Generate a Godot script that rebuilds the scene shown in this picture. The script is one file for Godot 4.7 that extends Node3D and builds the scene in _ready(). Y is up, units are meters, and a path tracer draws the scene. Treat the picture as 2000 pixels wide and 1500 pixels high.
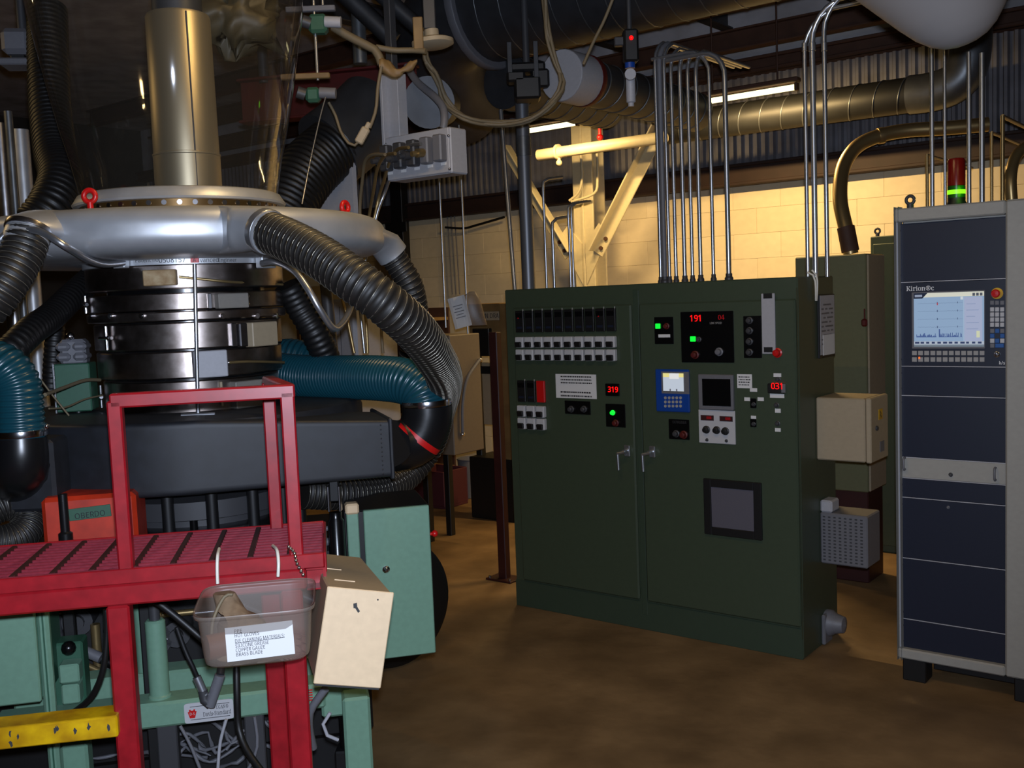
extends Node3D
# A film plant: blown-film die and air ring on the left, two control cabinets on the right, ducts and conduits overhead.

const TH := 38.0                     # the building's walls are turned this far from the camera's axis
const EYE := 1.77
var U := Vector3(cos(deg_to_rad(TH)), 0, sin(deg_to_rad(TH)))      # along the back wall, to the right
var V := Vector3(sin(deg_to_rad(TH)), 0, -cos(deg_to_rad(TH)))     # towards the back wall
var look := Basis(Vector3.RIGHT, deg_to_rad(-4.86)) * Basis(Vector3.BACK, deg_to_rad(-2.3))
var names := {}
var M := {}
var sans: SystemFont
var serif: SystemFont
var AX := Vector3.ZERO               # axis of the film die

# ---------------------------------------------------------------- shapes
class Sh:
	var v := PackedVector3Array()
	var n := PackedVector3Array()
	var t := PackedVector2Array()
	var x := Transform3D.IDENTITY
	func tri(a: Vector3, b: Vector3, c: Vector3, na: Vector3, nb: Vector3, nc: Vector3, ua := Vector2.ZERO, ub := Vector2.ZERO, uc := Vector2.ZERO) -> void:
		var g := (b - a).cross(c - a)
		var flip := g.dot(na + nb + nc) > 0.0
		v.append(x * a); n.append((x.basis * na).normalized()); t.append(ua)
		if flip:
			v.append(x * c); n.append((x.basis * nc).normalized()); t.append(uc)
			v.append(x * b); n.append((x.basis * nb).normalized()); t.append(ub)
		else:
			v.append(x * b); n.append((x.basis * nb).normalized()); t.append(ub)
			v.append(x * c); n.append((x.basis * nc).normalized()); t.append(uc)
	func quad(a: Vector3, b: Vector3, c: Vector3, d: Vector3, out: Vector3) -> void:
		var q := (b - a).cross(d - a)
		if q.length_squared() < 1e-16: q = (c - b).cross(d - b)
		q = q.normalized()
		if q.dot(out) < 0.0: q = -q
		tri(a, b, c, q, q, q, Vector2(0, 1), Vector2(1, 1), Vector2(1, 0))
		tri(a, c, d, q, q, q, Vector2(0, 1), Vector2(1, 0), Vector2(0, 0))
	func box(c: Vector3, s: Vector3, b := 0.0) -> void:
		var h := s * 0.5
		b = minf(b, minf(h.x, minf(h.y, h.z)) * 0.9)
		for ax in 3:
			var ay := (ax + 1) % 3
			var az := (ax + 2) % 3
			for sg in [-1.0, 1.0]:
				var o := Vector3.ZERO; o[ax] = sg
				var p := []
				for k in [[-1, -1], [1, -1], [1, 1], [-1, 1]]:
					var q := c
					q[ax] += sg * h[ax]; q[ay] += k[0] * (h[ay] - b); q[az] += k[1] * (h[az] - b)
					p.append(q)
				quad(p[0], p[1], p[2], p[3], o)
			if b > 0.0:
				for s1 in [-1.0, 1.0]:
					for s2 in [-1.0, 1.0]:
						var e := []
						for k in [[-1.0, 0], [1.0, 0], [1.0, 1], [-1.0, 1]]:
							var q := c
							q[ax] += k[0] * (h[ax] - b)
							q[ay] += s1 * (h[ay] - (b if k[1] == 1 else 0.0))
							q[az] += s2 * (h[az] - (0.0 if k[1] == 1 else b))
							e.append(q)
						var o2 := Vector3.ZERO; o2[ay] = s1; o2[az] = s2
						quad(e[0], e[1], e[2], e[3], o2)
		if b > 0.0:
			for sx in [-1.0, 1.0]:
				for sy in [-1.0, 1.0]:
					for sz in [-1.0, 1.0]:
						var o3 := Vector3(sx, sy, sz)
						var k := c + o3 * h
						var m := o3.normalized()
						tri(k - Vector3(0, sy * b, sz * b), k - Vector3(sx * b, 0, sz * b), k - Vector3(sx * b, sy * b, 0), m, m, m)
	# a profile of (radius, height) pairs turned round the y axis
	func lathe(p: Array, seg := 24, c := Vector3.ZERO, a0 := 0.0, a1 := TAU) -> void:
		var nn := []
		for i in p.size() - 1:
			var d: Vector2 = p[i + 1] - p[i]
			nn.append(Vector2(d.y, -d.x).normalized())
		for i in p.size() - 1:
			var m0: Vector2 = nn[i]
			var m1: Vector2 = nn[i]
			if i > 0 and nn[i - 1].dot(nn[i]) > 0.78: m0 = (nn[i - 1] + nn[i]).normalized()
			if i < nn.size() - 1 and nn[i + 1].dot(nn[i]) > 0.78: m1 = (nn[i + 1] + nn[i]).normalized()
			for k in seg:
				var a := a0 + (a1 - a0) * k / seg
				var b := a0 + (a1 - a0) * (k + 1) / seg
				var ca := Vector3(cos(a), 0, sin(a))
				var cb := Vector3(cos(b), 0, sin(b))
				var q0: Vector3 = c + ca * p[i].x + Vector3.UP * p[i].y
				var q1: Vector3 = c + cb * p[i].x + Vector3.UP * p[i].y
				var q2: Vector3 = c + cb * p[i + 1].x + Vector3.UP * p[i + 1].y
				var q3: Vector3 = c + ca * p[i + 1].x + Vector3.UP * p[i + 1].y
				var u0 := Vector3.UP
				var n0 := ca * m0.x + u0 * m0.y
				var n1 := cb * m0.x + u0 * m0.y
				var n2 := cb * m1.x + u0 * m1.y
				var n3 := ca * m1.x + u0 * m1.y
				if p[i].x > 1e-6: tri(q0, q1, q2, n0, n1, n2)
				if p[i + 1].x > 1e-6: tri(q0, q2, q3, n0, n2, n3)
	# a round sweep along points with a radius at each
	func tube(pts: PackedVector3Array, r: PackedFloat32Array, seg := 10, caps := true) -> void:
		var cnt := pts.size()
		var tan := PackedVector3Array()
		for i in cnt:
			tan.append((pts[mini(i + 1, cnt - 1)] - pts[maxi(i - 1, 0)]).normalized())
		var s := tan[0].cross(Vector3.UP if absf(tan[0].y) < 0.9 else Vector3.RIGHT).normalized()
		var rings := []
		var norms := []
		for i in cnt:
			s = (s - tan[i] * s.dot(tan[i])).normalized()
			var w := tan[i].cross(s)
			var ds := (pts[mini(i + 1, cnt - 1)] - pts[maxi(i - 1, 0)]).length()
			var sl := 0.0 if ds < 1e-9 else (r[mini(i + 1, cnt - 1)] - r[maxi(i - 1, 0)]) / ds
			var ring := PackedVector3Array()
			var nr := PackedVector3Array()
			for k in seg:
				var a := TAU * k / seg
				var d := s * cos(a) + w * sin(a)
				ring.append(pts[i] + d * r[i])
				nr.append((d - tan[i] * sl).normalized())
			rings.append(ring); norms.append(nr)
		for i in cnt - 1:
			for k in seg:
				var j := (k + 1) % seg
				tri(rings[i][k], rings[i][j], rings[i + 1][j], norms[i][k], norms[i][j], norms[i + 1][j])
				tri(rings[i][k], rings[i + 1][j], rings[i + 1][k], norms[i][k], norms[i + 1][j], norms[i + 1][k])
		if caps:
			for e in [0, cnt - 1]:
				var m := -tan[0] if e == 0 else tan[cnt - 1]
				for k in seg:
					tri(pts[e], rings[e][k], rings[e][(k + 1) % seg], m, m, m)
	func rod(a: Vector3, b: Vector3, r: float, seg := 10, r2 := -1.0, caps := true) -> void:
		tube(PackedVector3Array([a, b]), PackedFloat32Array([r, r if r2 < 0 else r2]), seg, caps)
	func ball(c: Vector3, r: float, seg := 10, sq := Vector3.ONE) -> void:
		var old := x
		x = x * Transform3D(Basis.from_scale(sq), c)
		var p := []
		for i in 7: p.append(Vector2(maxf(r * sin(PI * i / 6.0), 0.0), -r * cos(PI * i / 6.0)))
		lathe(p, seg)
		x = old
	# an outline in x,y pushed from z0 to z1
	func prism(o: PackedVector2Array, z0: float, z1: float) -> void:
		var ix := Geometry2D.triangulate_polygon(o)
		for z in [z0, z1]:
			var m := Vector3(0, 0, 1.0 if z == maxf(z0, z1) else -1.0)
			for i in range(0, ix.size(), 3):
				tri(Vector3(o[ix[i]].x, o[ix[i]].y, z), Vector3(o[ix[i + 1]].x, o[ix[i + 1]].y, z), Vector3(o[ix[i + 2]].x, o[ix[i + 2]].y, z), m, m, m)
		var ccw := not Geometry2D.is_polygon_clockwise(o)
		for i in o.size():
			var a := o[i]
			var b := o[(i + 1) % o.size()]
			var d := (b - a).normalized()
			var m := Vector3(d.y, -d.x, 0) * (1.0 if ccw else -1.0)
			quad(Vector3(a.x, a.y, z0), Vector3(b.x, b.y, z0), Vector3(b.x, b.y, z1), Vector3(a.x, a.y, z1), m)
	# a round-edged ring (torus) in the plane across axis z
	func ring(c: Vector3, R: float, r: float, seg := 20, sides := 8) -> void:
		var pts := PackedVector3Array()
		var rr := PackedFloat32Array()
		for i in seg + 1:
			pts.append(c + Vector3(cos(TAU * i / seg), sin(TAU * i / seg), 0) * R); rr.append(r)
		tube(pts, rr, sides, false)
	func mesh() -> ArrayMesh:
		var a := []
		a.resize(Mesh.ARRAY_MAX)
		a[Mesh.ARRAY_VERTEX] = v; a[Mesh.ARRAY_NORMAL] = n; a[Mesh.ARRAY_TEX_UV] = t
		var m := ArrayMesh.new()
		m.add_surface_from_arrays(Mesh.PRIMITIVE_TRIANGLES, a)
		return m

# ---------------------------------------------------------------- naming and committing
func numbered(called: String, under: Node) -> String:
	var key := str(under.get_instance_id()) + called
	names[key] = names.get(key, -1) + 1
	return called if names[key] == 0 else "%s_%03d" % [called, names[key]]

func tag(o: Node, label: String, category := "", group := "", kind := "") -> Node:
	if label: o.set_meta("label", label)
	if category: o.set_meta("category", category)
	if group: o.set_meta("group", group)
	if kind: o.set_meta("kind", kind)
	return o

func thing(called: String, label: String, category: String, at := Vector3.ZERO, turn := 0.0, group := "", kind := "") -> Node3D:
	var o := Node3D.new()
	o.name = numbered(called, self)
	add_child(o, true)
	o.position = at
	o.rotation.y = deg_to_rad(turn)
	tag(o, label, category, group, kind)
	return o

func put(called: String, s: Variant, m: Material, parent: Node = self, label := "") -> MeshInstance3D:
	var o := MeshInstance3D.new()
	o.mesh = s.mesh() if s is Sh else s
	o.material_override = m
	o.name = numbered(called, parent)
	parent.add_child(o, true)
	if label: o.set_meta("label", label)
	return o

func one(called: String, s: Variant, m: Material, label: String, category: String, group := "", kind := "") -> MeshInstance3D:
	var o := put(called, s, m)
	tag(o, label, category, group, kind)
	return o

func pbox(called: String, c: Vector3, s: Vector3, m: Material, parent: Node, b := 0.0, label := "") -> MeshInstance3D:
	var h := Sh.new()
	h.box(c, s, b)
	return put(called, h, m, parent, label)

func prod(called: String, a: Vector3, b: Vector3, r: float, m: Material, parent: Node, seg := 10, label := "") -> MeshInstance3D:
	var h := Sh.new()
	h.rod(a, b, r, seg)
	return put(called, h, m, parent, label)

func words(called: String, s: String, high: float, at: Vector3, m: Material, parent: Node, font: Font = null, turn := Basis.IDENTITY, wide := 0.0) -> MeshInstance3D:
	var tm := TextMesh.new()
	tm.text = s
	tm.font = font if font else sans
	tm.font_size = 32
	tm.pixel_size = high / 23.0
	tm.depth = high * 0.04
	tm.curve_step = 2.0
	var o := put(called, tm, m, parent)
	var w: float = tm.get_aabb().size.x
	o.transform = Transform3D(turn * Basis.from_scale(Vector3(wide / w if wide > 0 and w > 0 else 1.0, 1, 1)), at)
	return o

# ---------------------------------------------------------------- where a sight line of the photograph meets the place
func ray(px: float, py: float) -> Vector3:
	return look * Vector3((px - 1000.0) / 2000.0, (750.0 - py) / 2000.0, -1.0)
func at(px: float, py: float, d: float) -> Vector3:          # at a distance ahead
	var r := ray(px, py)
	return Vector3(0, EYE, 0) + r * (d / -r.z)
func on_v(px: float, py: float, v: float) -> Vector3:        # on a plane parallel to the back wall
	var r := ray(px, py)
	return Vector3(0, EYE, 0) + r * (v / r.dot(V))
func on_y(px: float, py: float, y: float) -> Vector3:        # on a level
	var r := ray(px, py)
	return Vector3(0, EYE, 0) + r * ((y - EYE) / r.y)
func on(o: Node3D, px: float, py: float, z := 0.0) -> Vector3:   # on a plane of a thing, in that thing's own axes
	var inv := o.transform.affine_inverse()
	var a := inv * Vector3(0, EYE, 0)
	var d := inv.basis * ray(px, py)
	return a + d * ((z - a.z) / d.z)
func on_side(o: Node3D, px: float, py: float, x: float) -> Vector3:
	var inv := o.transform.affine_inverse()
	var a := inv * Vector3(0, EYE, 0)
	var d := inv.basis * ray(px, py)
	return a + d * ((x - a.x) / d.x)
func on_round(px: float, py: float, r: float) -> Vector3:    # on an upright cylinder round the die's axis
	var d := ray(px, py)
	var o := Vector2(-AX.x, -AX.z)
	var f := Vector2(d.x, d.z)
	var a := f.dot(f)
	var b := o.dot(f)
	var disc := b * b - a * (o.dot(o) - r * r)
	var k := (-b - sqrt(maxf(disc, 0.0))) / a
	return Vector3(0, EYE, 0) + d * k
func uvy(u: float, y: float, v: float) -> Vector3:
	return U * u + V * v + Vector3.UP * y

func smooth(p: PackedVector3Array, step: float) -> PackedVector3Array:
	var c := Curve3D.new()
	c.bake_interval = 0.01
	for i in p.size():
		var d := (p[mini(i + 1, p.size() - 1)] - p[maxi(i - 1, 0)]) / 6.0
		if i == 0 or i == p.size() - 1: d *= 1.0
		c.add_point(p[i], -d, d)
	var l := c.get_baked_length()
	var k := maxi(int(l / step), 2)
	var out := PackedVector3Array()
	for i in k + 1: out.append(c.sample_baked(l * i / k, true))
	return out

func pix(list: Array) -> PackedVector3Array:
	var p := PackedVector3Array()
	for a in list: p.append(at(a[0], a[1], a[2]))
	return p

func cord(p: PackedVector3Array, r: float, seg := 8, step := 0.03) -> Sh:
	var s := Sh.new()
	var q := smooth(p, step)
	var rr := PackedFloat32Array()
	rr.resize(q.size()); rr.fill(r)
	s.tube(q, rr, seg)
	return s

# a ribbed flexible hose with a wire wound round it
func hose(called: String, label: String, p: PackedVector3Array, r: float, pitch: float, body: Material, wire: Material, group := "") -> Node3D:
	var o := thing(called, label, "hose", Vector3.ZERO, 0.0, group)
	var q := smooth(p, pitch / 4.0)
	var rr := PackedFloat32Array()
	for i in q.size():
		rr.append(r * (1.0 + [0.0, -0.035, -0.09, -0.035][i % 4]))
	var s := Sh.new()
	s.tube(q, rr, 22)
	put("hose_body", s, body, o)
	if wire:
		var w := Sh.new()
		var f := smooth(p, pitch / 16.0)
		var sd := Vector3.ZERO
		var hp := PackedVector3Array()
		var hr := PackedFloat32Array()
		for i in f.size():
			var tn := (f[mini(i + 1, f.size() - 1)] - f[maxi(i - 1, 0)]).normalized()
			if i == 0: sd = tn.cross(Vector3.UP if absf(tn.y) < 0.9 else Vector3.RIGHT).normalized()
			sd = (sd - tn * sd.dot(tn)).normalized()
			var a := TAU * i / 16.0
			hp.append(f[i] + (sd * cos(a) + tn.cross(sd) * sin(a)) * r * 0.995); hr.append(pitch * 0.05)
		w.tube(hp, hr, 5, false)
		put("wire_coil", w, wire, o)
	return o

func band(called: String, a: Vector3, b: Vector3, r: float, m: Material, parent: Node) -> MeshInstance3D:
	var s := Sh.new()
	s.tube(PackedVector3Array([a, a.lerp(b, 0.02), a.lerp(b, 0.98), b]), PackedFloat32Array([r * 0.96, r, r, r * 0.96]), 28)
	return put(called, s, m, parent)

# ---------------------------------------------------------------- materials
func noise(freq: float, seed_: int, lo: Color, hi: Color, size := 512, kind := FastNoiseLite.TYPE_SIMPLEX_SMOOTH, octaves := 5) -> NoiseTexture2D:
	var f := FastNoiseLite.new()
	f.seed = seed_; f.frequency = freq; f.noise_type = kind; f.fractal_octaves = octaves
	var t := NoiseTexture2D.new()
	t.width = size; t.height = size; t.seamless = true; t.noise = f
	var g := Gradient.new()
	g.set_color(0, lo); g.set_color(1, hi)
	t.color_ramp = g
	return t
func bumps(freq: float, seed_: int, strength: float) -> NoiseTexture2D:
	var f := FastNoiseLite.new()
	f.seed = seed_; f.frequency = freq; f.fractal_octaves = 4
	var t := NoiseTexture2D.new()
	t.width = 512; t.height = 512; t.seamless = true; t.noise = f; t.as_normal_map = true; t.bump_strength = strength
	return t
func mat(c: Color, rough: float, metal := 0.0, tex: Texture2D = null, scale := 1.0) -> StandardMaterial3D:
	var m := StandardMaterial3D.new()
	m.albedo_color = c; m.roughness = rough; m.metallic = metal
	if tex:
		m.albedo_texture = tex
		m.uv1_triplanar = true; m.uv1_world_triplanar = true
		m.uv1_scale = Vector3.ONE * scale
	return m
func glow(c: Color, e: float) -> StandardMaterial3D:
	var m := StandardMaterial3D.new()
	m.albedo_color = Color(0.02, 0.02, 0.02); m.roughness = 0.4
	m.emission_enabled = true; m.emission = c; m.emission_energy_multiplier = e
	return m

func materials() -> void:
	var grime := noise(0.012, 3, Color(0.72, 0.7, 0.68), Color(1, 1, 1))
	var fine := noise(0.05, 7, Color(0.94, 0.94, 0.94), Color(1, 1, 1))
	var blotch := noise(0.006, 11, Color(0.7, 0.68, 0.65), Color(1, 1, 1), 1024)
	var rust := noise(0.02, 21, Color(0.72, 0.62, 0.5), Color(1, 1, 1))
	var scuff := noise(0.015, 77, Color(0.62, 0.52, 0.4), Color(1, 1, 1))
	M.dirty_normal = bumps(0.03, 5, 2.0)
	M.floor = mat(Color(0.56, 0.45, 0.31), 0.55, 0.0, blotch, 0.3)
	M.floor.normal_enabled = true; M.floor.normal_texture = M.dirty_normal; M.floor.normal_scale = 0.25
	M.block = mat(Color(0.86, 0.8, 0.67), 0.7, 0.0, fine, 0.5)
	M.block2 = mat(Color(0.85, 0.79, 0.66), 0.72, 0.0, fine, 0.5)
	M.block3 = mat(Color(0.87, 0.81, 0.685), 0.68, 0.0, fine, 0.5)
	M.cream = mat(Color(0.84, 0.79, 0.64), 0.5, 0.0, fine, 1.0)
	M.siding = mat(Color(0.55, 0.55, 0.58), 0.55, 0.3, grime, 0.6)
	M.ceil = mat(Color(0.8, 0.8, 0.82), 0.85, 0.0, grime, 0.4)
	M.girt = mat(Color(0.2, 0.125, 0.1), 0.7, 0.0, grime, 1.0)
	M.brown = mat(Color(0.33, 0.21, 0.15), 0.7, 0.0, grime, 1.0)
	M.dark_wall = mat(Color(0.3, 0.28, 0.26), 0.85, 0.0, grime, 0.4)
	M.cab = mat(Color(0.24, 0.285, 0.22), 0.42, 0.0, fine, 1.2)
	M.cab_dark = mat(Color(0.21, 0.265, 0.21), 0.45, 0.0, fine, 1.2)
	M.rack = mat(Color(0.62, 0.61, 0.58), 0.45, 0.0, fine, 1.5)
	M.navy = mat(Color(0.1, 0.125, 0.195), 0.42, 0.0, fine, 2.0)
	M.black = mat(Color(0.06, 0.06, 0.065), 0.5)
	M.blackgloss = mat(Color(0.045, 0.045, 0.05), 0.22)
	M.plastic_white = mat(Color(0.72, 0.72, 0.73), 0.45)
	M.keygrey = mat(Color(0.6, 0.59, 0.58), 0.5)
	M.darkgrey = mat(Color(0.22, 0.22, 0.23), 0.5)
	M.midgrey = mat(Color(0.42, 0.42, 0.44), 0.5, 0.0, fine, 2.0)
	M.lightgrey = mat(Color(0.66, 0.66, 0.68), 0.5, 0.0, fine, 2.0)
	M.paper = mat(Color(0.82, 0.82, 0.82), 0.8)
	M.ink = mat(Color(0.12, 0.12, 0.14), 0.8)
	M.galv = mat(Color(0.72, 0.73, 0.75), 0.33, 0.9)
	M.chrome = mat(Color(0.88, 0.88, 0.9), 0.16, 1.0)
	M.steel = mat(Color(0.7, 0.7, 0.72), 0.3, 1.0, grime, 2.0)
	M.mirror = mat(Color(0.66, 0.62, 0.6), 0.31, 1.0, grime, 3.0)
	M.alu = mat(Color(0.78, 0.79, 0.8), 0.42, 0.55, noise(0.01, 31, Color(0.84, 0.84, 0.85), Color(1, 1, 1)), 1.2)
	M.brass = mat(Color(0.64, 0.55, 0.38), 0.36, 0.8)
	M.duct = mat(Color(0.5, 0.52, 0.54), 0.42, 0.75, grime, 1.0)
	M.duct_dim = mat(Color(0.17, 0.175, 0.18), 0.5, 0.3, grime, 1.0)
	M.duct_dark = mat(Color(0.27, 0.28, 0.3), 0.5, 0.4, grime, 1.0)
	M.red = mat(Color(0.64, 0.09, 0.13), 0.36, 0.0, noise(0.02, 41, Color(0.8, 0.78, 0.8), Color(1, 1, 1)), 1.6)
	M.red_worn = mat(Color(0.58, 0.2, 0.25), 0.3, 0.0, noise(0.03, 43, Color(0.7, 0.68, 0.7), Color(1, 1, 1)), 2.0)
	M.reddark = mat(Color(0.38, 0.075, 0.06), 0.55, 0.0, grime, 1.0)
	M.sprint = mat(Color(0.95, 0.95, 0.95), 0.6)
	M.maroon = mat(Color(0.24, 0.085, 0.085), 0.5, 0.0, grime, 1.0)
	M.redplastic = mat(Color(0.75, 0.07, 0.07), 0.35)
	M.orange = mat(Color(0.8, 0.2, 0.07), 0.5, 0.0, grime, 1.5)
	M.yellow = mat(Color(0.95, 0.78, 0.03), 0.4, 0.0, scuff, 1.2)
	M.green = mat(Color(0.45, 0.6, 0.51), 0.42, 0.0, fine, 1.5)
	M.green_dark = mat(Color(0.2, 0.36, 0.28), 0.42, 0.0, fine, 1.5)
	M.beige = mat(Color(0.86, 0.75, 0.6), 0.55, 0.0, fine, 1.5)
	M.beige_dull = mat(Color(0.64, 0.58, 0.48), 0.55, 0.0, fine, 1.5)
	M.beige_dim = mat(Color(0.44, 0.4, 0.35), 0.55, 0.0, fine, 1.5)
	M.olive = mat(Color(0.42, 0.42, 0.3), 0.5, 0.0, fine, 1.5)
	M.tan = mat(Color(0.55, 0.44, 0.27), 0.6, 0.0, grime, 1.0)
	M.rubber = mat(Color(0.065, 0.06, 0.058), 0.48)
	M.hose_brown = mat(Color(0.1, 0.09, 0.08), 0.55)
	M.wire = mat(Color(0.62, 0.6, 0.55), 0.35, 0.8)
	M.teal = mat(Color(0.06, 0.235, 0.28), 0.3)
	M.plenum = mat(Color(0.125, 0.135, 0.16), 0.55, 0.0, grime, 2.0)
	M.elbow = mat(Color(0.07, 0.07, 0.075), 0.3)
	M.tape_red = mat(Color(0.75, 0.07, 0.07), 0.4)
	M.blue = mat(Color(0.06, 0.24, 0.56), 0.4)
	M.bluekey = mat(Color(0.1, 0.33, 0.6), 0.45)
	M.cable = mat(Color(0.42, 0.37, 0.28), 0.6)
	M.rustplate = mat(Color(0.72, 0.64, 0.5), 0.5, 0.1, rust, 2.0)
	M.terminal = mat(Color(0.5, 0.48, 0.45), 0.5, 0.0, fine, 3.0)
	M.filter = mat(Color(0.34, 0.33, 0.37), 0.8, 0.0, fine, 5.0)
	M.cloth = mat(Color(0.52, 0.43, 0.33), 0.9, 0.0, grime, 6.0)
	M.white_tie = mat(Color(0.85, 0.83, 0.78), 0.4)
	var p := StandardMaterial3D.new()
	p.albedo_color = Color(0.52, 0.47, 0.43, 0.45); p.roughness = 0.35; p.transparency = BaseMaterial3D.TRANSPARENCY_ALPHA
	M.bin = p
	var f := StandardMaterial3D.new()
	f.albedo_color = Color(0.35, 0.33, 0.29, 0.07); f.roughness = 0.04; f.transparency = BaseMaterial3D.TRANSPARENCY_ALPHA
	f.cull_mode = BaseMaterial3D.CULL_DISABLED
	M.film = f
	M.led_red = glow(Color(1, 0.04, 0.04), 2.2)
	M.led_dim = glow(Color(0.8, 0.03, 0.08), 0.4)
	M.led_green = glow(Color(0.05, 0.9, 0.2), 1.6)
	M.amber = glow(Color(1, 0.4, 0.1), 1.6)
	M.signal_green = glow(Color(0.55, 1, 0.12), 1.3)
	M.tube = glow(Color(1, 0.95, 0.72), 2.4)

func _ready() -> void:
	# camera, air, lights
	var cam := Camera3D.new()
	cam.name = "camera"
	cam.fov = rad_to_deg(2.0 * atan(750.0 / 2000.0))
	cam.near = 0.05; cam.far = 60.0
	cam.transform = Transform3D(look, Vector3(0, EYE, 0))
	add_child(cam)
	cam.current = true
	var we := WorldEnvironment.new()
	we.name = "air"
	var en := Environment.new()
	en.background_mode = Environment.BG_COLOR
	en.background_color = Color(0.02, 0.02, 0.02)
	en.tonemap_mode = Environment.TONE_MAPPER_LINEAR
	en.tonemap_exposure = 1.0
	en.sdfgi_enabled = true; en.ssao_enabled = true; en.ssil_enabled = true
	we.environment = en
	add_child(we)
	# the photographer's flash, beside the lens
	var fl := SpotLight3D.new()
	fl.name = "camera_flash"
	fl.position = Vector3(0.01, EYE + 0.06, 0.0)
	fl.basis = Basis(Vector3.RIGHT, deg_to_rad(-4.0)) * Basis(Vector3.UP, deg_to_rad(3.0))
	fl.spot_angle = 46.0; fl.spot_angle_attenuation = 0.75
	fl.spot_range = 40.0; fl.spot_attenuation = 2.0
	fl.light_color = Color(0.86, 0.91, 1.0)
	fl.light_energy = 9.8
	fl.light_size = 0.02
	fl.shadow_enabled = true
	add_child(fl)
	sans = SystemFont.new(); sans.font_names = PackedStringArray(["Droid Sans"])
	serif = SystemFont.new(); serif.font_names = PackedStringArray(["Droid Serif"])
	materials()
	AX = at(368, 600, 3.7); AX.y = 0.0
	lamps()
	shell()
	control_cabinet()
	rack()
	platform()
	die_and_ring()
	hoses()
	machine_base()
	back_corner()
	right_corner()
	conduits()
	overhead()

# ---------------------------------------------------------------- lamps
func tube_lamp(called: String, label: String, c: Vector3, long: float, energy: float, tilt := 0.0) -> void:
	var o := thing(called, label, "lamp", c, -TH, "")
	var b := Sh.new()
	b.box(Vector3(0, 0.065, 0), Vector3(long + 0.06, 0.03, 0.07), 0.006)
	b.rod(Vector3(-long / 3, 0.08, 0), Vector3(-long / 3, 4.095 - c.y, 0), 0.006, 6)
	b.rod(Vector3(long / 3, 0.08, 0), Vector3(long / 3, 4.095 - c.y, 0), 0.006, 6)
	put("housing", b, M.brown, o)
	prod("light_tube", Vector3(-long / 2, 0.018, 0), Vector3(long / 2, 0.018, 0), 0.019, M.tube, o, 12)
	for s in [-1, 1]: pbox("lamp_holder", Vector3(s * (long / 2 + 0.012), 0.02, 0), Vector3(0.02, 0.05, 0.04), M.brown, o, 0.004)
	var l := AreaLight3D.new()
	l.name = "tube_light"
	l.area_size = Vector2(long, 0.04)
	l.area_range = 30.0
	l.light_color = Color(1.0, 0.84, 0.57)
	l.light_energy = energy
	l.shadow_enabled = true
	o.add_child(l)
	l.position = Vector3(0, 0.018 - 0.026 * cos(deg_to_rad(tilt)), -0.026 * sin(deg_to_rad(tilt)))
	l.rotation.x = -PI / 2 + deg_to_rad(tilt)

func lamps() -> void:
	tube_lamp("fluorescent_lamp", "bare fluorescent tube beneath the ceiling, to the right of the conduit row", uvy(-3.01, 3.03, 6.5), 0.7, 5.8, 20.0)
	tube_lamp("fluorescent_lamp", "short lit fluorescent tube beside the grey standpipe above the V brace", uvy(-4.62, 3.03, 6.5), 0.5, 2.2, 20.0)
	tube_lamp("fluorescent_lamp", "ceiling lamp over the aisle, out of the picture to the right", uvy(0.6, 3.3, 2.0), 1.2, 0.8)
	tube_lamp("fluorescent_lamp", "ceiling lamp above the floor before the green cabinet, above the picture", uvy(-1.95, 3.35, 2.3), 1.0, 1.6)
	tube_lamp("fluorescent_lamp", "ceiling lamp behind the film machine, out of the picture", uvy(-5.6, 3.3, 1.2), 1.2, 1.0)

# ---------------------------------------------------------------- the building
func slab(called: String, c: Vector3, s: Vector3, m: Material, label: String, category: String) -> MeshInstance3D:
	var h := Sh.new()
	h.x = Transform3D(Basis(Vector3.UP, deg_to_rad(-TH)), uvy(c.x, c.y, c.z))
	h.box(Vector3.ZERO, s)
	return one(called, h, m, label, category, "", "structure")

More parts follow.
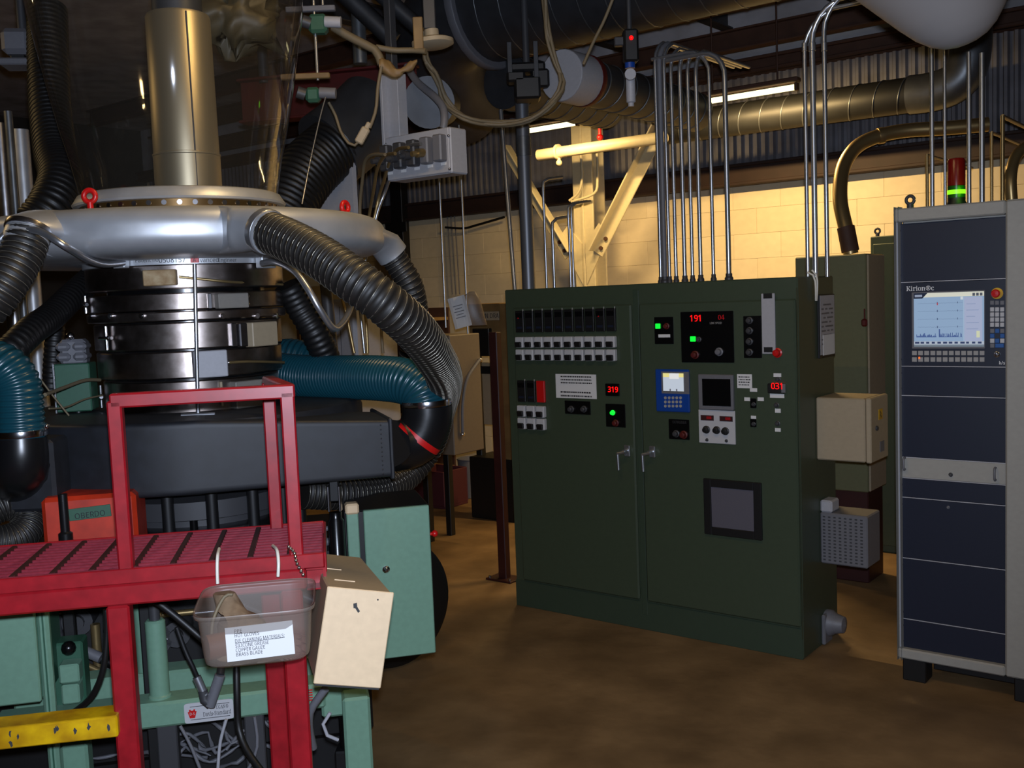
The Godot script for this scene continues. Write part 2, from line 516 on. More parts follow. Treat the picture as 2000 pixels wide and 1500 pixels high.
func shell() -> void:
	slab("floor", Vector3(-4, -0.1, 2), Vector3(17, 0.2, 12.4), M.floor, "worn brown concrete factory floor", "floor")
	slab("ceiling", Vector3(-4, 4.2, 2), Vector3(17, 0.2, 12.4), M.ceil, "light grey insulated ceiling above the ducts", "ceiling")
	slab("wall_left", Vector3(-12.1, 2.05, 2), Vector3(0.2, 4.5, 12.4), M.dark_wall, "dark far wall beyond the film machine", "wall")
	slab("wall_right", Vector3(4.1, 2.05, 2), Vector3(0.2, 4.5, 12.4), M.dark_wall, "side wall to the right of the aisle", "wall")
	slab("wall_front", Vector3(-4, 2.05, -3.7), Vector3(16.4, 4.5, 0.2), M.dark_wall, "wall behind the viewer", "wall")
	# back wall: painted blocks laid in running bond over a slab, metal siding above
	var w := thing("wall_back", "cream painted concrete block wall lit yellow by the tubes", "wall", uvy(0, 0, 7.8), -TH, "", "structure")
	pbox("mortar", Vector3(-4, 2.05, -0.1), Vector3(16.4, 4.5, 0.19), M.block2, w)
	var bs := Sh.new()
	bs.box(Vector3.ZERO, Vector3(0.4052, 0.1992, 0.012), 0.0022)
	var bm := bs.mesh()
	for r in 13:
		for k in 19:
			var b := put("block", bm, [M.block, M.block2, M.block3, M.block][(r * 7 + k * 5 + (k * r) % 3) % 4], w)
			b.position = Vector3(-8.4 + k * 0.406 + (0.203 if r % 2 else 0.0), 0.1 + r * 0.2, 0.0)
	var sd := Sh.new()
	var k := -11.9
	while k < 0.6:
		var q := [[0.0, 0.0], [0.012, 0.028], [0.034, 0.028], [0.046, 0.0], [0.068, 0.0]]
		for i in 4:
			sd.quad(Vector3(k + q[i][0], 2.7, q[i][1]), Vector3(k + q[i + 1][0], 2.7, q[i + 1][1]), Vector3(k + q[i + 1][0], 3.45, q[i + 1][1]), Vector3(k + q[i][0], 3.45, q[i][1]), Vector3(0, 0, 1))
		k += 0.068
	put("metal_siding", sd, M.siding, w, "ribbed dull metal siding above the blocks")
	pbox("upper_panel", Vector3(-4, 3.8, 0.02), Vector3(16, 0.6, 0.03), M.ceil, w, 0.0, "pale grey insulation facing under the roof")
	for a in [[2.585, 0.17, 0.14, "dark brown steel girt along the top of the block wall"], [3.44, 0.12, 0.16, "brown steel girt over the metal siding"]]:
		var g := Sh.new()
		g.x = Transform3D(Basis(Vector3.UP, deg_to_rad(-TH)), uvy(-4, a[0] + a[1] / 2, 7.8 - a[2] / 2))
		g.box(Vector3(0, a[1] / 2 - 0.012, 0), Vector3(16, 0.024, a[2]), 0.004)
		g.box(Vector3(0, -a[1] / 2 + 0.012, 0), Vector3(16, 0.024, a[2]), 0.004)
		g.box(Vector3(0, 0, a[2] * 0.2), Vector3(16, a[1], 0.02))
		one("trim_%d" % (1 if a[0] < 3 else 2), g, M.girt if a[0] < 3 else M.brown, a[3], "girt", "", "structure")
	# column and brace in front of the wall
	var col := thing("steel_column", "cream painted steel column in front of the block wall", "column", uvy(-4.9, 0, 7.45), -TH)
	var c := Sh.new()
	c.box(Vector3(0, 1.8, 0.09), Vector3(0.2, 3.6, 0.018), 0.004)
	c.box(Vector3(0, 1.8, -0.09), Vector3(0.2, 3.6, 0.018), 0.004)
	c.box(Vector3(0, 1.8, 0), Vector3(0.014, 3.6, 0.17))
	put("shaft", c, M.cream, col)
	pbox("stiffener", Vector3(0, 1.8, 0.104), Vector3(0.02, 3.6, 0.014), M.cream, col, 0.004)
	for s in [-1.0, 1.0]:
		var p0 := Vector3(0.12 * s, 2.12, 0.1)
		var p1 := Vector3(-0.76, 3.1, 0.1) if s < 0 else Vector3(0.76, 3.08, 0.1)
		var d := (p1 - p0)
		var l := d.length()
		var br := Sh.new()
		var up := d.normalized()
		br.x = Transform3D(Basis(up.cross(Vector3.BACK), up, Vector3.BACK), p0)
		br.box(Vector3(0.035 * s, l / 2, 0.015), Vector3(0.1, l, 0.014), 0.003)
		br.box(Vector3(-0.018 * s, l / 2, 0.055), Vector3(0.014, l, 0.09), 0.003)
		var bo := thing("brace", "left cream angle iron of the V brace on the column" if s < 0 else "right cream angle iron of the V brace on the column", "brace", col.position, -TH)
		put("angle_iron", br, M.cream, bo)
		for h in [0.06, 0.15]:
			var bl := Sh.new()
			bl.x = br.x
			bl.rod(Vector3(0.04 * s, h, 0.02), Vector3(0.04 * s, h, 0.04), 0.018, 6)
			put("bolt", bl, M.brown, bo)
		var gs := Sh.new()
		gs.prism(PackedVector2Array([Vector2(0.02 * s, 1.85), Vector2(0.26 * s, 2.26), Vector2(0.16 * s, 2.36), Vector2(0.02 * s, 2.2)]), 0.1, 0.11)
		put("gusset", gs, M.cream, col)

# ---------------------------------------------------------------- green control cabinet
func patch(called: String, node: Node3D, parent: Node, r: Array, z: float, thick: float, m: Material, b := 0.0, label := "") -> MeshInstance3D:
	var xm: float = (r[0] + r[2]) / 2.0
	var ym: float = (r[1] + r[3]) / 2.0
	var x0 := on(node, r[0], ym, z).x
	var x1 := on(node, r[2], ym, z).x
	var y0 := on(node, xm, r[3], z).y
	var y1 := on(node, xm, r[1], z).y
	return pbox(called, Vector3((x0 + x1) / 2, (y0 + y1) / 2, z + thick / 2), Vector3(x1 - x0, y1 - y0, thick), m, parent, b, label)

func knob(called: String, node: Node3D, parent: Node, px: float, py: float, z: float, r: float, m: Material, label := "") -> MeshInstance3D:
	var c := on(node, px, py, z)
	var s := Sh.new()
	s.x = Transform3D(Basis(Vector3.RIGHT, PI / 2), c)
	s.lathe([Vector2(r * 1.15, 0), Vector2(r * 1.15, r * 0.25), Vector2(r * 0.85, r * 0.4), Vector2(r * 0.8, r * 1.3), Vector2(r * 0.6, r * 1.5), Vector2(0, r * 1.55)], 14)
	s.x = Transform3D(Basis.IDENTITY, c)
	s.box(Vector3(0, r * 0.35, r * 1.5), Vector3(r * 0.22, r * 0.7, r * 0.25))
	return put(called, s, m, parent, label)

func lines_on(parent: Node, c: Vector3, w: float, h: float, count: int, m: Material, sd := 1) -> void:
	var s := Sh.new()
	var rg := RandomNumberGenerator.new()
	rg.seed = sd
	for i in count:
		var y := c.y + h * (0.5 - (i + 0.5) / count)
		var x := -w / 2
		while x < w / 2 - 0.004:
			var l := rg.randf_range(0.004, 0.013)
			l = minf(l, w / 2 - x)
			s.box(Vector3(c.x + x + l / 2, y, c.z), Vector3(l, h / count * 0.42, 0.0004))
			x += l + 0.003
		if rg.randf() < 0.2: continue
	put("print", s, m, parent)

func control_cabinet() -> void:
	var w := 1.716
	var o := thing("control_cabinet", "large dark green two door control cabinet full of switches and displays", "cabinet", uvy(-2.719, 0, 4.543), -TH)
	var z := 0.022
	pbox("body", Vector3(0, 0.905, -0.224), Vector3(w, 1.81, 0.448), M.cab, o, 0.006)
	pbox("plinth", Vector3(0, 0.075, 0.003), Vector3(w - 0.002, 0.15, 0.006), M.cab_dark, o, 0.002)
	var xa := on(o, 1010, 850, z).x
	var xb := on(o, 1239, 850, z).x
	var xc := on(o, 1254, 850, z).x
	var xd := on(o, 1557, 850, z).x
	pbox("door", Vector3((xa + xb) / 2, 0.935, z / 2), Vector3(xb - xa, 1.55, z), M.cab, o, 0.008)
	pbox("door", Vector3((xc + xd) / 2, 0.935, z / 2), Vector3(xd - xc, 1.55, z), M.cab, o, 0.008)
	pbox("centre_post", Vector3((xb + xc) / 2, 0.93, 0.004), Vector3((xc - xb) * 0.7, 1.7, 0.008), M.cab_dark, o, 0.002)
	pbox("edge_strip", Vector3((xd + w / 2) / 2, 0.93, 0.006), Vector3((w / 2 - xd) * 0.5, 1.66, 0.012), M.cab, o, 0.003)
	# handles
	for h in [[1226, 880, 1217, 915], [1275, 882, 1265, 918]]:
		var p := on(o, h[0], h[1], z)
		var q := on(o, h[2], h[3], z)
		var s := Sh.new()
		s.box(p + Vector3(0, 0, 0.006), Vector3(0.035, 0.06, 0.012), 0.004)
		s.rod(p + Vector3(0, 0, 0.01), p + Vector3(0, 0, 0.045), 0.011, 10)
		s.rod(p + Vector3(0.01, 0, 0.045), Vector3(q.x, p.y - 0.01, p.z + 0.05), 0.009, 8)
		s.rod(Vector3(q.x, p.y - 0.005, p.z + 0.05), Vector3(q.x + 0.004, q.y, p.z + 0.05), 0.008, 8)
		put("door_handle", s, M.galv, o)
	# controllers and rocker switches, upper left
	var x0 := on(o, 1011.4, 670, z).x
	var dx := (on(o, 1188, 670, z).x - x0) / 9.0
	var yt := on(o, 1110, 604, z).y
	var yb := on(o, 1110, 648, z).y
	var ws := dx * 0.82
	var r1 := [on(o, 1110, 657, z).y, on(o, 1110, 678.5, z).y]
	var r2 := [on(o, 1110, 682, z).y, on(o, 1110, 704, z).y]
	for i in 10:
		controller(o, x0 + i * dx + ws / 2, yt, yb, ws * 1.04, z, i)
		for r in [r1, r2]: rocker(o, x0 + i * dx + ws / 2, r[0], r[1], ws, z)
	# lower left group
	x0 = on(o, 1015, 800, z).x
	dx = on(o, 1052, 800, z).x - x0
	dx /= 2.0
	yt = on(o, 1040, 743, z).y; yb = on(o, 1040, 785, z).y
	controller(o, x0 + ws / 2, yt, yb, ws * 1.04, z, 3)
	controller(o, x0 + dx + ws / 2, yt, yb, ws * 1.04, z, 5)
	pbox("blank_cover", Vector3(x0 + 2 * dx + ws / 2, (yt + yb) / 2, z + 0.008), Vector3(ws, yt - yb, 0.016), M.tape_red, o, 0.003, "dull red cover beside two black controllers")
	for r in [[792, 814], [816, 838]]:
		for i in 3: rocker(o, x0 + i * dx + ws / 2, on(o, 1042, r[0], z).y, on(o, 1042, r[1], z).y, ws, z)
	# taped sheet, knobs, displays on the left door
	var sh := patch("notice_sheet", o, o, [1086, 731, 1165, 778], z, 0.002, M.paper, 0.0, "taped printed sheet")
	var c := on(o, 1125, 742, z + 0.0022)
	lines_on(sh, c, 0.2, 0.05, 3, M.ink, 4)
	lines_on(sh, on(o, 1125, 770, z + 0.0022), 0.2, 0.04, 2, M.ink, 9)
	var kp := patch("knob_plate", o, o, [1104, 783, 1154, 809], z, 0.006, M.blackgloss, 0.002)
	for px in [1116, 1141]: knob("knob", o, kp, px, 799, z + 0.006, 0.016, M.darkgrey)
	var dp := patch("display", o, o, [1184, 749, 1211, 773], z, 0.012, M.blackgloss, 0.003)
	words("led_digits", "319", 0.028, on(o, 1197, 761, z + 0.014), M.led_red, dp)
	var lp := patch("lamp_plate", o, o, [1184, 789, 1222, 834], z, 0.006, M.blackgloss, 0.002)
	knob("signal_lamp", o, lp, 1197, 806, z + 0.006, 0.012, M.led_green, "lit green lamp")
	knob("push_button", o, lp, 1203, 826, z + 0.006, 0.016, M.reddark, "dark red button")
	# right door
	var a1 := patch("lamp_plate", o, o, [1279, 619, 1316, 672], z, 0.006, M.blackgloss, 0.002)
	patch("signal_lamp", o, a1, [1281, 632, 1290, 642], z + 0.006, 0.008, M.led_green, 0.002, "lit green lamp")
	knob("push_button", o, a1, 1302, 637, z + 0.006, 0.014, M.reddark)
	patch("plate_text", o, a1, [1286, 653, 1309, 659], z + 0.006, 0.001, M.paper)
	var a2 := patch("drive_panel", o, o, [1331, 608, 1434, 708], z, 0.008, M.blackgloss, 0.003, "large black drive panel")
	words("led_digits", "191", 0.03, on(o, 1359, 622, z + 0.0095), M.led_red, a2)
	words("led_digits", "04", 0.022, on(o, 1408, 620, z + 0.0095), M.led_dim, a2)
	words("panel_text", "LINE SPEED", 0.009, on(o, 1398, 631, z + 0.009), M.keygrey, a2)
	patch("signal_lamp", o, a2, [1349, 657, 1359, 667], z + 0.008, 0.008, M.led_green, 0.002, "lit green lamp")
	knob("knob", o, a2, 1365, 663, z + 0.008, 0.012, M.darkgrey)
	knob("push_button", o, a2, 1358, 693, z + 0.008, 0.018, M.reddark, "dark red button")
	knob("knob", o, a2, 1405, 687, z + 0.008, 0.018, M.midgrey)
	var a3 := patch("knob_plate", o, o, [1453, 617, 1488, 699], z, 0.006, M.blackgloss, 0.002)
	for py in [626, 646, 667, 688]: knob("knob", o, a3, 1464, py, z + 0.006, 0.015, M.darkgrey)
	var a4 := patch("chart_strip", o, o, [1489, 573, 1515, 691], z, 0.01, M.lightgrey, 0.002, "tall pale blank strip")
	for r in [[1491, 573, 1508, 583], [1492, 678, 1509, 688]]: patch("slot", o, a4, r, z + 0.01, 0.001, M.black)
	knob("stop_button", o, o, 1519, 689, z, 0.02, M.redplastic, "red mushroom stop button")
	var a5 := patch("keypad_unit", o, o, [1283, 721, 1348, 804], z, 0.014, M.blue, 0.004, "blue keypad unit with a bright little screen")
	patch("screen_surround", o, a5, [1292, 726, 1346, 769], z + 0.014, 0.001, M.midgrey)
	var im := Image.create(64, 64, false, Image.FORMAT_RGB8)
	im.fill(Color(0.8, 0.84, 0.9))
	im.fill_rect(Rect2i(0, 0, 64, 14), Color(0.98, 0.93, 0.6))
	im.fill_rect(Rect2i(20, 0, 30, 20), Color(0.96, 0.96, 0.96))
	im.fill_rect(Rect2i(20, 56, 4, 8), Color(0.4, 0.4, 0.45)); im.fill_rect(Rect2i(40, 56, 4, 8), Color(0.4, 0.4, 0.45))
	face("screen", o, a5, [1295, 729, 1335, 764], z + 0.0165, im, 0.8)
	for r in 3:
		for k in 5:
			var kp2 := on(o, 1300 + k * 7.4, 777 + r * 8, z + 0.014)
			var ks := Sh.new()
			ks.rod(kp2, kp2 + Vector3(0, 0, 0.003), 0.0075, 10)
			put("key", ks, M.keygrey, a5)
	var a6 := patch("recorder", o, o, [1367, 731, 1435, 800], z, 0.02, M.midgrey, 0.004, "grey framed dark screen")
	patch("recorder_glass", o, a6, [1372, 740, 1427, 793], z + 0.02, 0.002, M.blackgloss)
	var a7 := patch("white_panel", o, o, [1366, 801, 1437, 866], z, 0.008, M.plastic_white, 0.002, "white panel with two red displays and three knobs")
	for r in [[1369, 811, 1394, 821], [1406, 813, 1431, 823]]:
		var w7 := patch("display", o, a7, r, z + 0.008, 0.003, M.maroon)
		words("led_digits", "888", 0.012, on(o, (r[0] + r[2]) / 2.0 + 3, (r[1] + r[3]) / 2.0, z + 0.0115), M.led_dim, w7)
	for k in [[1380, 839], [1400, 840], [1417, 842]]: knob("knob", o, a7, k[0], k[1], z + 0.008, 0.017, M.black)
	for k in [[1381, 859], [1419, 861]]: knob("jack", o, a7, k[0], k[1], z + 0.008, 0.007, M.darkgrey)
	var a8 := patch("label_plate", o, o, [1440, 731, 1469, 758], z, 0.002, M.paper, 0.0, "small typed paper notice")
	lines_on(a8, on(o, 1454, 744, z + 0.0022), 0.06, 0.05, 4, M.ink, 2)
	for r in [[1465, 758, 1479, 765], [1454, 776, 1465, 783], [1480, 776, 1492, 783], [1504, 769, 1532, 777], [1511, 729, 1526, 736], [1514, 798, 1525, 806], [1514, 836, 1525, 843], [1467, 812, 1477, 818]]:
		patch("label_strip", o, o, r, z, 0.002, M.paper)
	for r in [[1466, 778, 1478, 797], [1466, 818, 1478, 834]]:
		var bk := patch("selector", o, o, r, z, 0.008, M.blackgloss, 0.003)
		knob("knob", o, bk, (r[0] + r[2]) / 2.0, (r[1] + r[3]) / 2.0 + 2, z + 0.008, 0.009, M.darkgrey)
	var a9 := patch("display", o, o, [1501, 749, 1534, 768], z, 0.014, M.black, 0.003)
	patch("display_side", o, a9, [1526, 750, 1534, 767], z + 0.014, 0.001, M.midgrey)
	words("led_digits", "031", 0.028, on(o, 1518, 754.5, z + 0.016), M.led_red, a9)
	for k in [[1520, 741], [1517, 791], [1519, 827]]: knob("knob", o, o, k[0], k[1], z, 0.011, M.darkgrey)
	var b1 := patch("knob_plate", o, o, [1307, 819, 1347, 858], z, 0.006, M.blackgloss, 0.002)
	knob("knob", o, b1, 1321, 847, z + 0.006, 0.016, M.darkgrey)
	knob("push_button", o, b1, 1336, 849, z + 0.006, 0.018, M.reddark)
	words("panel_text", "EXTRUDER", 0.012, on(o, 1327, 825, z + 0.0065), M.darkgrey, b1)
	# vent window
	var vx0 := on(o, 1377, 985, z).x
	var vx1 := on(o, 1489, 985, z).x
	var vy0 := on(o, 1432, 1048, z).y
	var vy1 := on(o, 1432, 938, z).y
	var vf := Sh.new()
	var vb := (vx1 - vx0) * 0.13
	vf.box(Vector3(vx0 + vb / 2, (vy0 + vy1) / 2, z + 0.008), Vector3(vb, vy1 - vy0, 0.016), 0.003)
	vf.box(Vector3(vx1 - vb / 2, (vy0 + vy1) / 2, z + 0.008), Vector3(vb, vy1 - vy0, 0.016), 0.003)
	vf.box(Vector3((vx0 + vx1) / 2, vy0 + vb / 2, z + 0.008), Vector3(vx1 - vx0 - 2 * vb, vb, 0.016), 0.003)
	vf.box(Vector3((vx0 + vx1) / 2, vy1 - vb / 2, z + 0.008), Vector3(vx1 - vx0 - 2 * vb, vb, 0.016), 0.003)
	var vent := put("vent_frame", vf, M.black, o, "black vent frame")
	pbox("filter_mat", Vector3((vx0 + vx1) / 2, (vy0 + vy1) / 2, z + 0.004), Vector3(vx1 - vx0 - 2 * vb, vy1 - vy0 - 2 * vb, 0.008), M.filter, vent)
	# things hung on the cabinet's right side
	var sx := w / 2
	var fr := thing("notice_frame", "framed paper notice hanging on the green cabinet's dark side", "notice", o.position, -TH)
	var fa := on_side(o, 1596, 640, sx)
	var fb := on_side(o, 1648, 640, sx)
	var ft := on_side(o, 1620, 574, sx).y
	var fo := on_side(o, 1620, 696, sx).y
	var fz0 := fa.z; var fz1 := maxf(fb.z, -0.43)
	pbox("backing", Vector3(sx + 0.006, (ft + fo) / 2, (fz0 + fz1) / 2), Vector3(0.012, ft - fo, absf(fz1 - fz0)), M.black, fr, 0.002)
	var sheet := pbox("sheet", Vector3(sx + 0.0125, (ft + fo) / 2 + 0.005, (fz0 + fz1) / 2), Vector3(0.002, (ft - fo) * 0.93, absf(fz1 - fz0) * 0.92), M.lightgrey, fr)
	pbox("lower_sheet", Vector3(sx + 0.014, fo + (ft - fo) * 0.2, (fz0 + fz1) / 2 - 0.01), Vector3(0.002, (ft - fo) * 0.32, absf(fz1 - fz0) * 0.75), M.paper, fr)
	var ln := Sh.new()
	for i in 11:
		var yy := ft - 0.05 - i * 0.021
		for k in 6:
			if (i * 5 + k * 3) % 7 < 2: continue
			ln.box(Vector3(sx + 0.014, yy, lerpf(fz0, fz1, 0.18 + k * 0.12)), Vector3(0.0006, 0.008, 0.03))
	put("print", ln, M.midgrey, sheet)
	var st := thing("plastic_strap", "clear tie looped over the top edge of the green cabinet", "strap", Vector3.ZERO)
	put("loop", cord(PackedVector3Array([o.transform * Vector3(sx - 0.01, 1.84, -0.2), o.transform * Vector3(sx + 0.015, 1.8, -0.2), o.transform * Vector3(sx + 0.012, 1.68, -0.19), o.transform * Vector3(sx + 0.015, 1.8, -0.17), o.transform * Vector3(sx - 0.02, 1.83, -0.17)]), 0.005, 6), M.white_tie, st)
	# beige box on the side
	var bx := thing("junction_box", "small beige locked box mounted on the green cabinet's right side", "box", o.position, -TH)
	var f0 := on_side(o, 1594, 840, sx)
	var yT := on_side(o, 1594, 776, sx).y
	var yB := on_side(o, 1594, 898, sx).y
	var zf := f0.z
	var dpt := 0.235
	pbox("case", Vector3(sx + dpt / 2, (yT + yB) / 2, zf - 0.12), Vector3(dpt, yT - yB, 0.24), M.beige_dull, bx, 0.006)
	pbox("lid", Vector3(sx + dpt + 0.016, (yT + yB) / 2, zf - 0.12), Vector3(0.026, yT - yB + 0.004, 0.244), M.beige_dull, bx, 0.005)
	var lx := sx + dpt + 0.0295
	var wl := Sh.new()
	wl.box(Vector3(lx, yT - 0.085, zf - 0.13), Vector3(0.002, 0.05, 0.055))
	put("warning_label", wl, M.yellow, bx, "yellow warning label")
	var bolt := Sh.new()
	for q in [[Vector2(0.01, 0.018), Vector2(-0.006, -0.002), Vector2(0.002, -0.002), Vector2(-0.008, -0.02), Vector2(0.008, 0.004), Vector2(0.0, 0.004)]]:
		for i in 4: bolt.box(Vector3(lx + 0.0015, yT - 0.085 + [0.012, 0.004, -0.004, -0.012][i], zf - 0.13 + [0.004, -0.002, 0.003, -0.004][i]), Vector3(0.001, 0.009, 0.006))
	put("flash_mark", bolt, M.ink, bx)
	var lk := Sh.new()
	lk.x = Transform3D(Basis(Vector3.BACK, -PI / 2), Vector3(lx, yT - 0.145, zf - 0.07))
	lk.lathe([Vector2(0.012, 0), Vector2(0.012, 0.006), Vector2(0.006, 0.01), Vector2(0, 0.01)], 12)
	put("lock", lk, M.darkgrey, bx)
	pbox("data_plate", Vector3(lx, yB + 0.06, zf - 0.15), Vector3(0.002, 0.05, 0.06), M.midgrey, bx)
	# perforated box and socket
	var gb := thing("resistor_box", "grey perforated metal box low on the green cabinet's side", "box", o.position, -TH)
	f0 = on_side(o, 1602, 1045, sx)
	yT = on_side(o, 1602, 1000, sx).y; yB = on_side(o, 1602, 1100, sx).y
	pbox("case", Vector3(sx + 0.115, (yT + yB) / 2, f0.z - 0.09), Vector3(0.23, yT - yB, 0.18), M.midgrey, gb, 0.006)
	var hs := Sh.new()
	for i in 14:
		for k in 8:
			hs.box(Vector3(sx + 0.02 + k * 0.026, yB + 0.02 + i * (yT - yB - 0.04) / 13.0, f0.z), Vector3(0.012, 0.007, 0.002))
	var hp := put("perforation", hs, M.darkgrey, gb)
	hp.set_meta("kind", "stuff")
	pbox("cable_cover", Vector3(sx + 0.03, yT + 0.03, f0.z - 0.05), Vector3(0.06, 0.06, 0.1), M.lightgrey, gb, 0.008)
	var so := thing("power_socket", "rounded grey socket outlet near the floor on the cabinet's side", "socket", o.position, -TH)
	var sp := on_side(o, 1614, 1215, sx)
	var ss := Sh.new()
	ss.x = Transform3D(Basis(Vector3.BACK, -PI / 2), Vector3(sx, sp.y, sp.z))
	ss.lathe([Vector2(0.065, 0), Vector2(0.065, 0.03), Vector2(0.05, 0.05), Vector2(0.04, 0.09), Vector2(0, 0.1)], 18)
	put("housing", ss, M.midgrey, so)
	pbox("back_plate", Vector3(sx + 0.01, sp.y - 0.02, sp.z + 0.02), Vector3(0.02, 0.15, 0.1), M.midgrey, so, 0.006)

func face(called: String, node: Node3D, parent: Node, r: Array, z: float, im: Image, e: float) -> MeshInstance3D:
	var xm: float = (r[0] + r[2]) / 2.0
	var ym: float = (r[1] + r[3]) / 2.0
	var x0 := on(node, r[0], ym, z).x
	var x1 := on(node, r[2], ym, z).x
	var y0 := on(node, xm, r[3], z).y
	var y1 := on(node, xm, r[1], z).y
	var s := Sh.new()
	s.quad(Vector3(x0, y0, z), Vector3(x1, y0, z), Vector3(x1, y1, z), Vector3(x0, y1, z), Vector3.BACK)
	s.quad(Vector3(x0, y0, z - 0.001), Vector3(x1, y0, z - 0.001), Vector3(x1, y1, z - 0.001), Vector3(x0, y1, z - 0.001), Vector3.FORWARD)
	var m := StandardMaterial3D.new()
	m.albedo_color = Color(0.03, 0.03, 0.03); m.roughness = 0.25
	m.emission_enabled = true
	m.emission = Color.WHITE
	m.emission_operator = BaseMaterial3D.EMISSION_OP_MULTIPLY
	m.emission_texture = ImageTexture.create_from_image(im)
	m.emission_energy_multiplier = e
	return put(called, s, m, parent)

func controller(o: Node3D, x: float, yt: float, yb: float, w: float, z: float, i: int) -> void:
	var s := pbox("temperature_controller", Vector3(x, (yt + yb) / 2, z + 0.008), Vector3(w, yt - yb, 0.016), M.black, o, 0.003)
	pbox("window", Vector3(x, yt - (yt - yb) * 0.22, z + 0.0165), Vector3(w * 0.8, (yt - yb) * 0.22, 0.001), M.blackgloss, s)
	pbox("keys", Vector3(x, yb + (yt - yb) * 0.22, z + 0.0165), Vector3(w * 0.6, (yt - yb) * 0.1, 0.001), M.navy, s)
	pbox("clip", Vector3(x + w * 0.46, yt + 0.002, z + 0.012), Vector3(0.003, 0.012, 0.006), M.keygrey, s)
	if i % 8 == 0: pbox("led", Vector3(x - w * 0.1, yt - (yt - yb) * 0.34, z + 0.017), Vector3(0.006, 0.004, 0.001), M.led_dim, s)

func rocker(o: Node3D, x: float, yt: float, yb: float, w: float, z: float) -> void:
	var s := pbox("rocker_switch", Vector3(x, (yt + yb) / 2, z + 0.014), Vector3(w, yt - yb, 0.028), M.plastic_white, o, 0.004)
	var h := yt - yb
	var r := Sh.new()
	r.x = Transform3D(Basis(Vector3.RIGHT, 0.2), Vector3(x - w * 0.04, yb + h * 0.29, z + 0.03))
	r.box(Vector3.ZERO, Vector3(w * 0.76, h * 0.5, 0.016), 0.004)
	put("rocker", r, M.black, s)

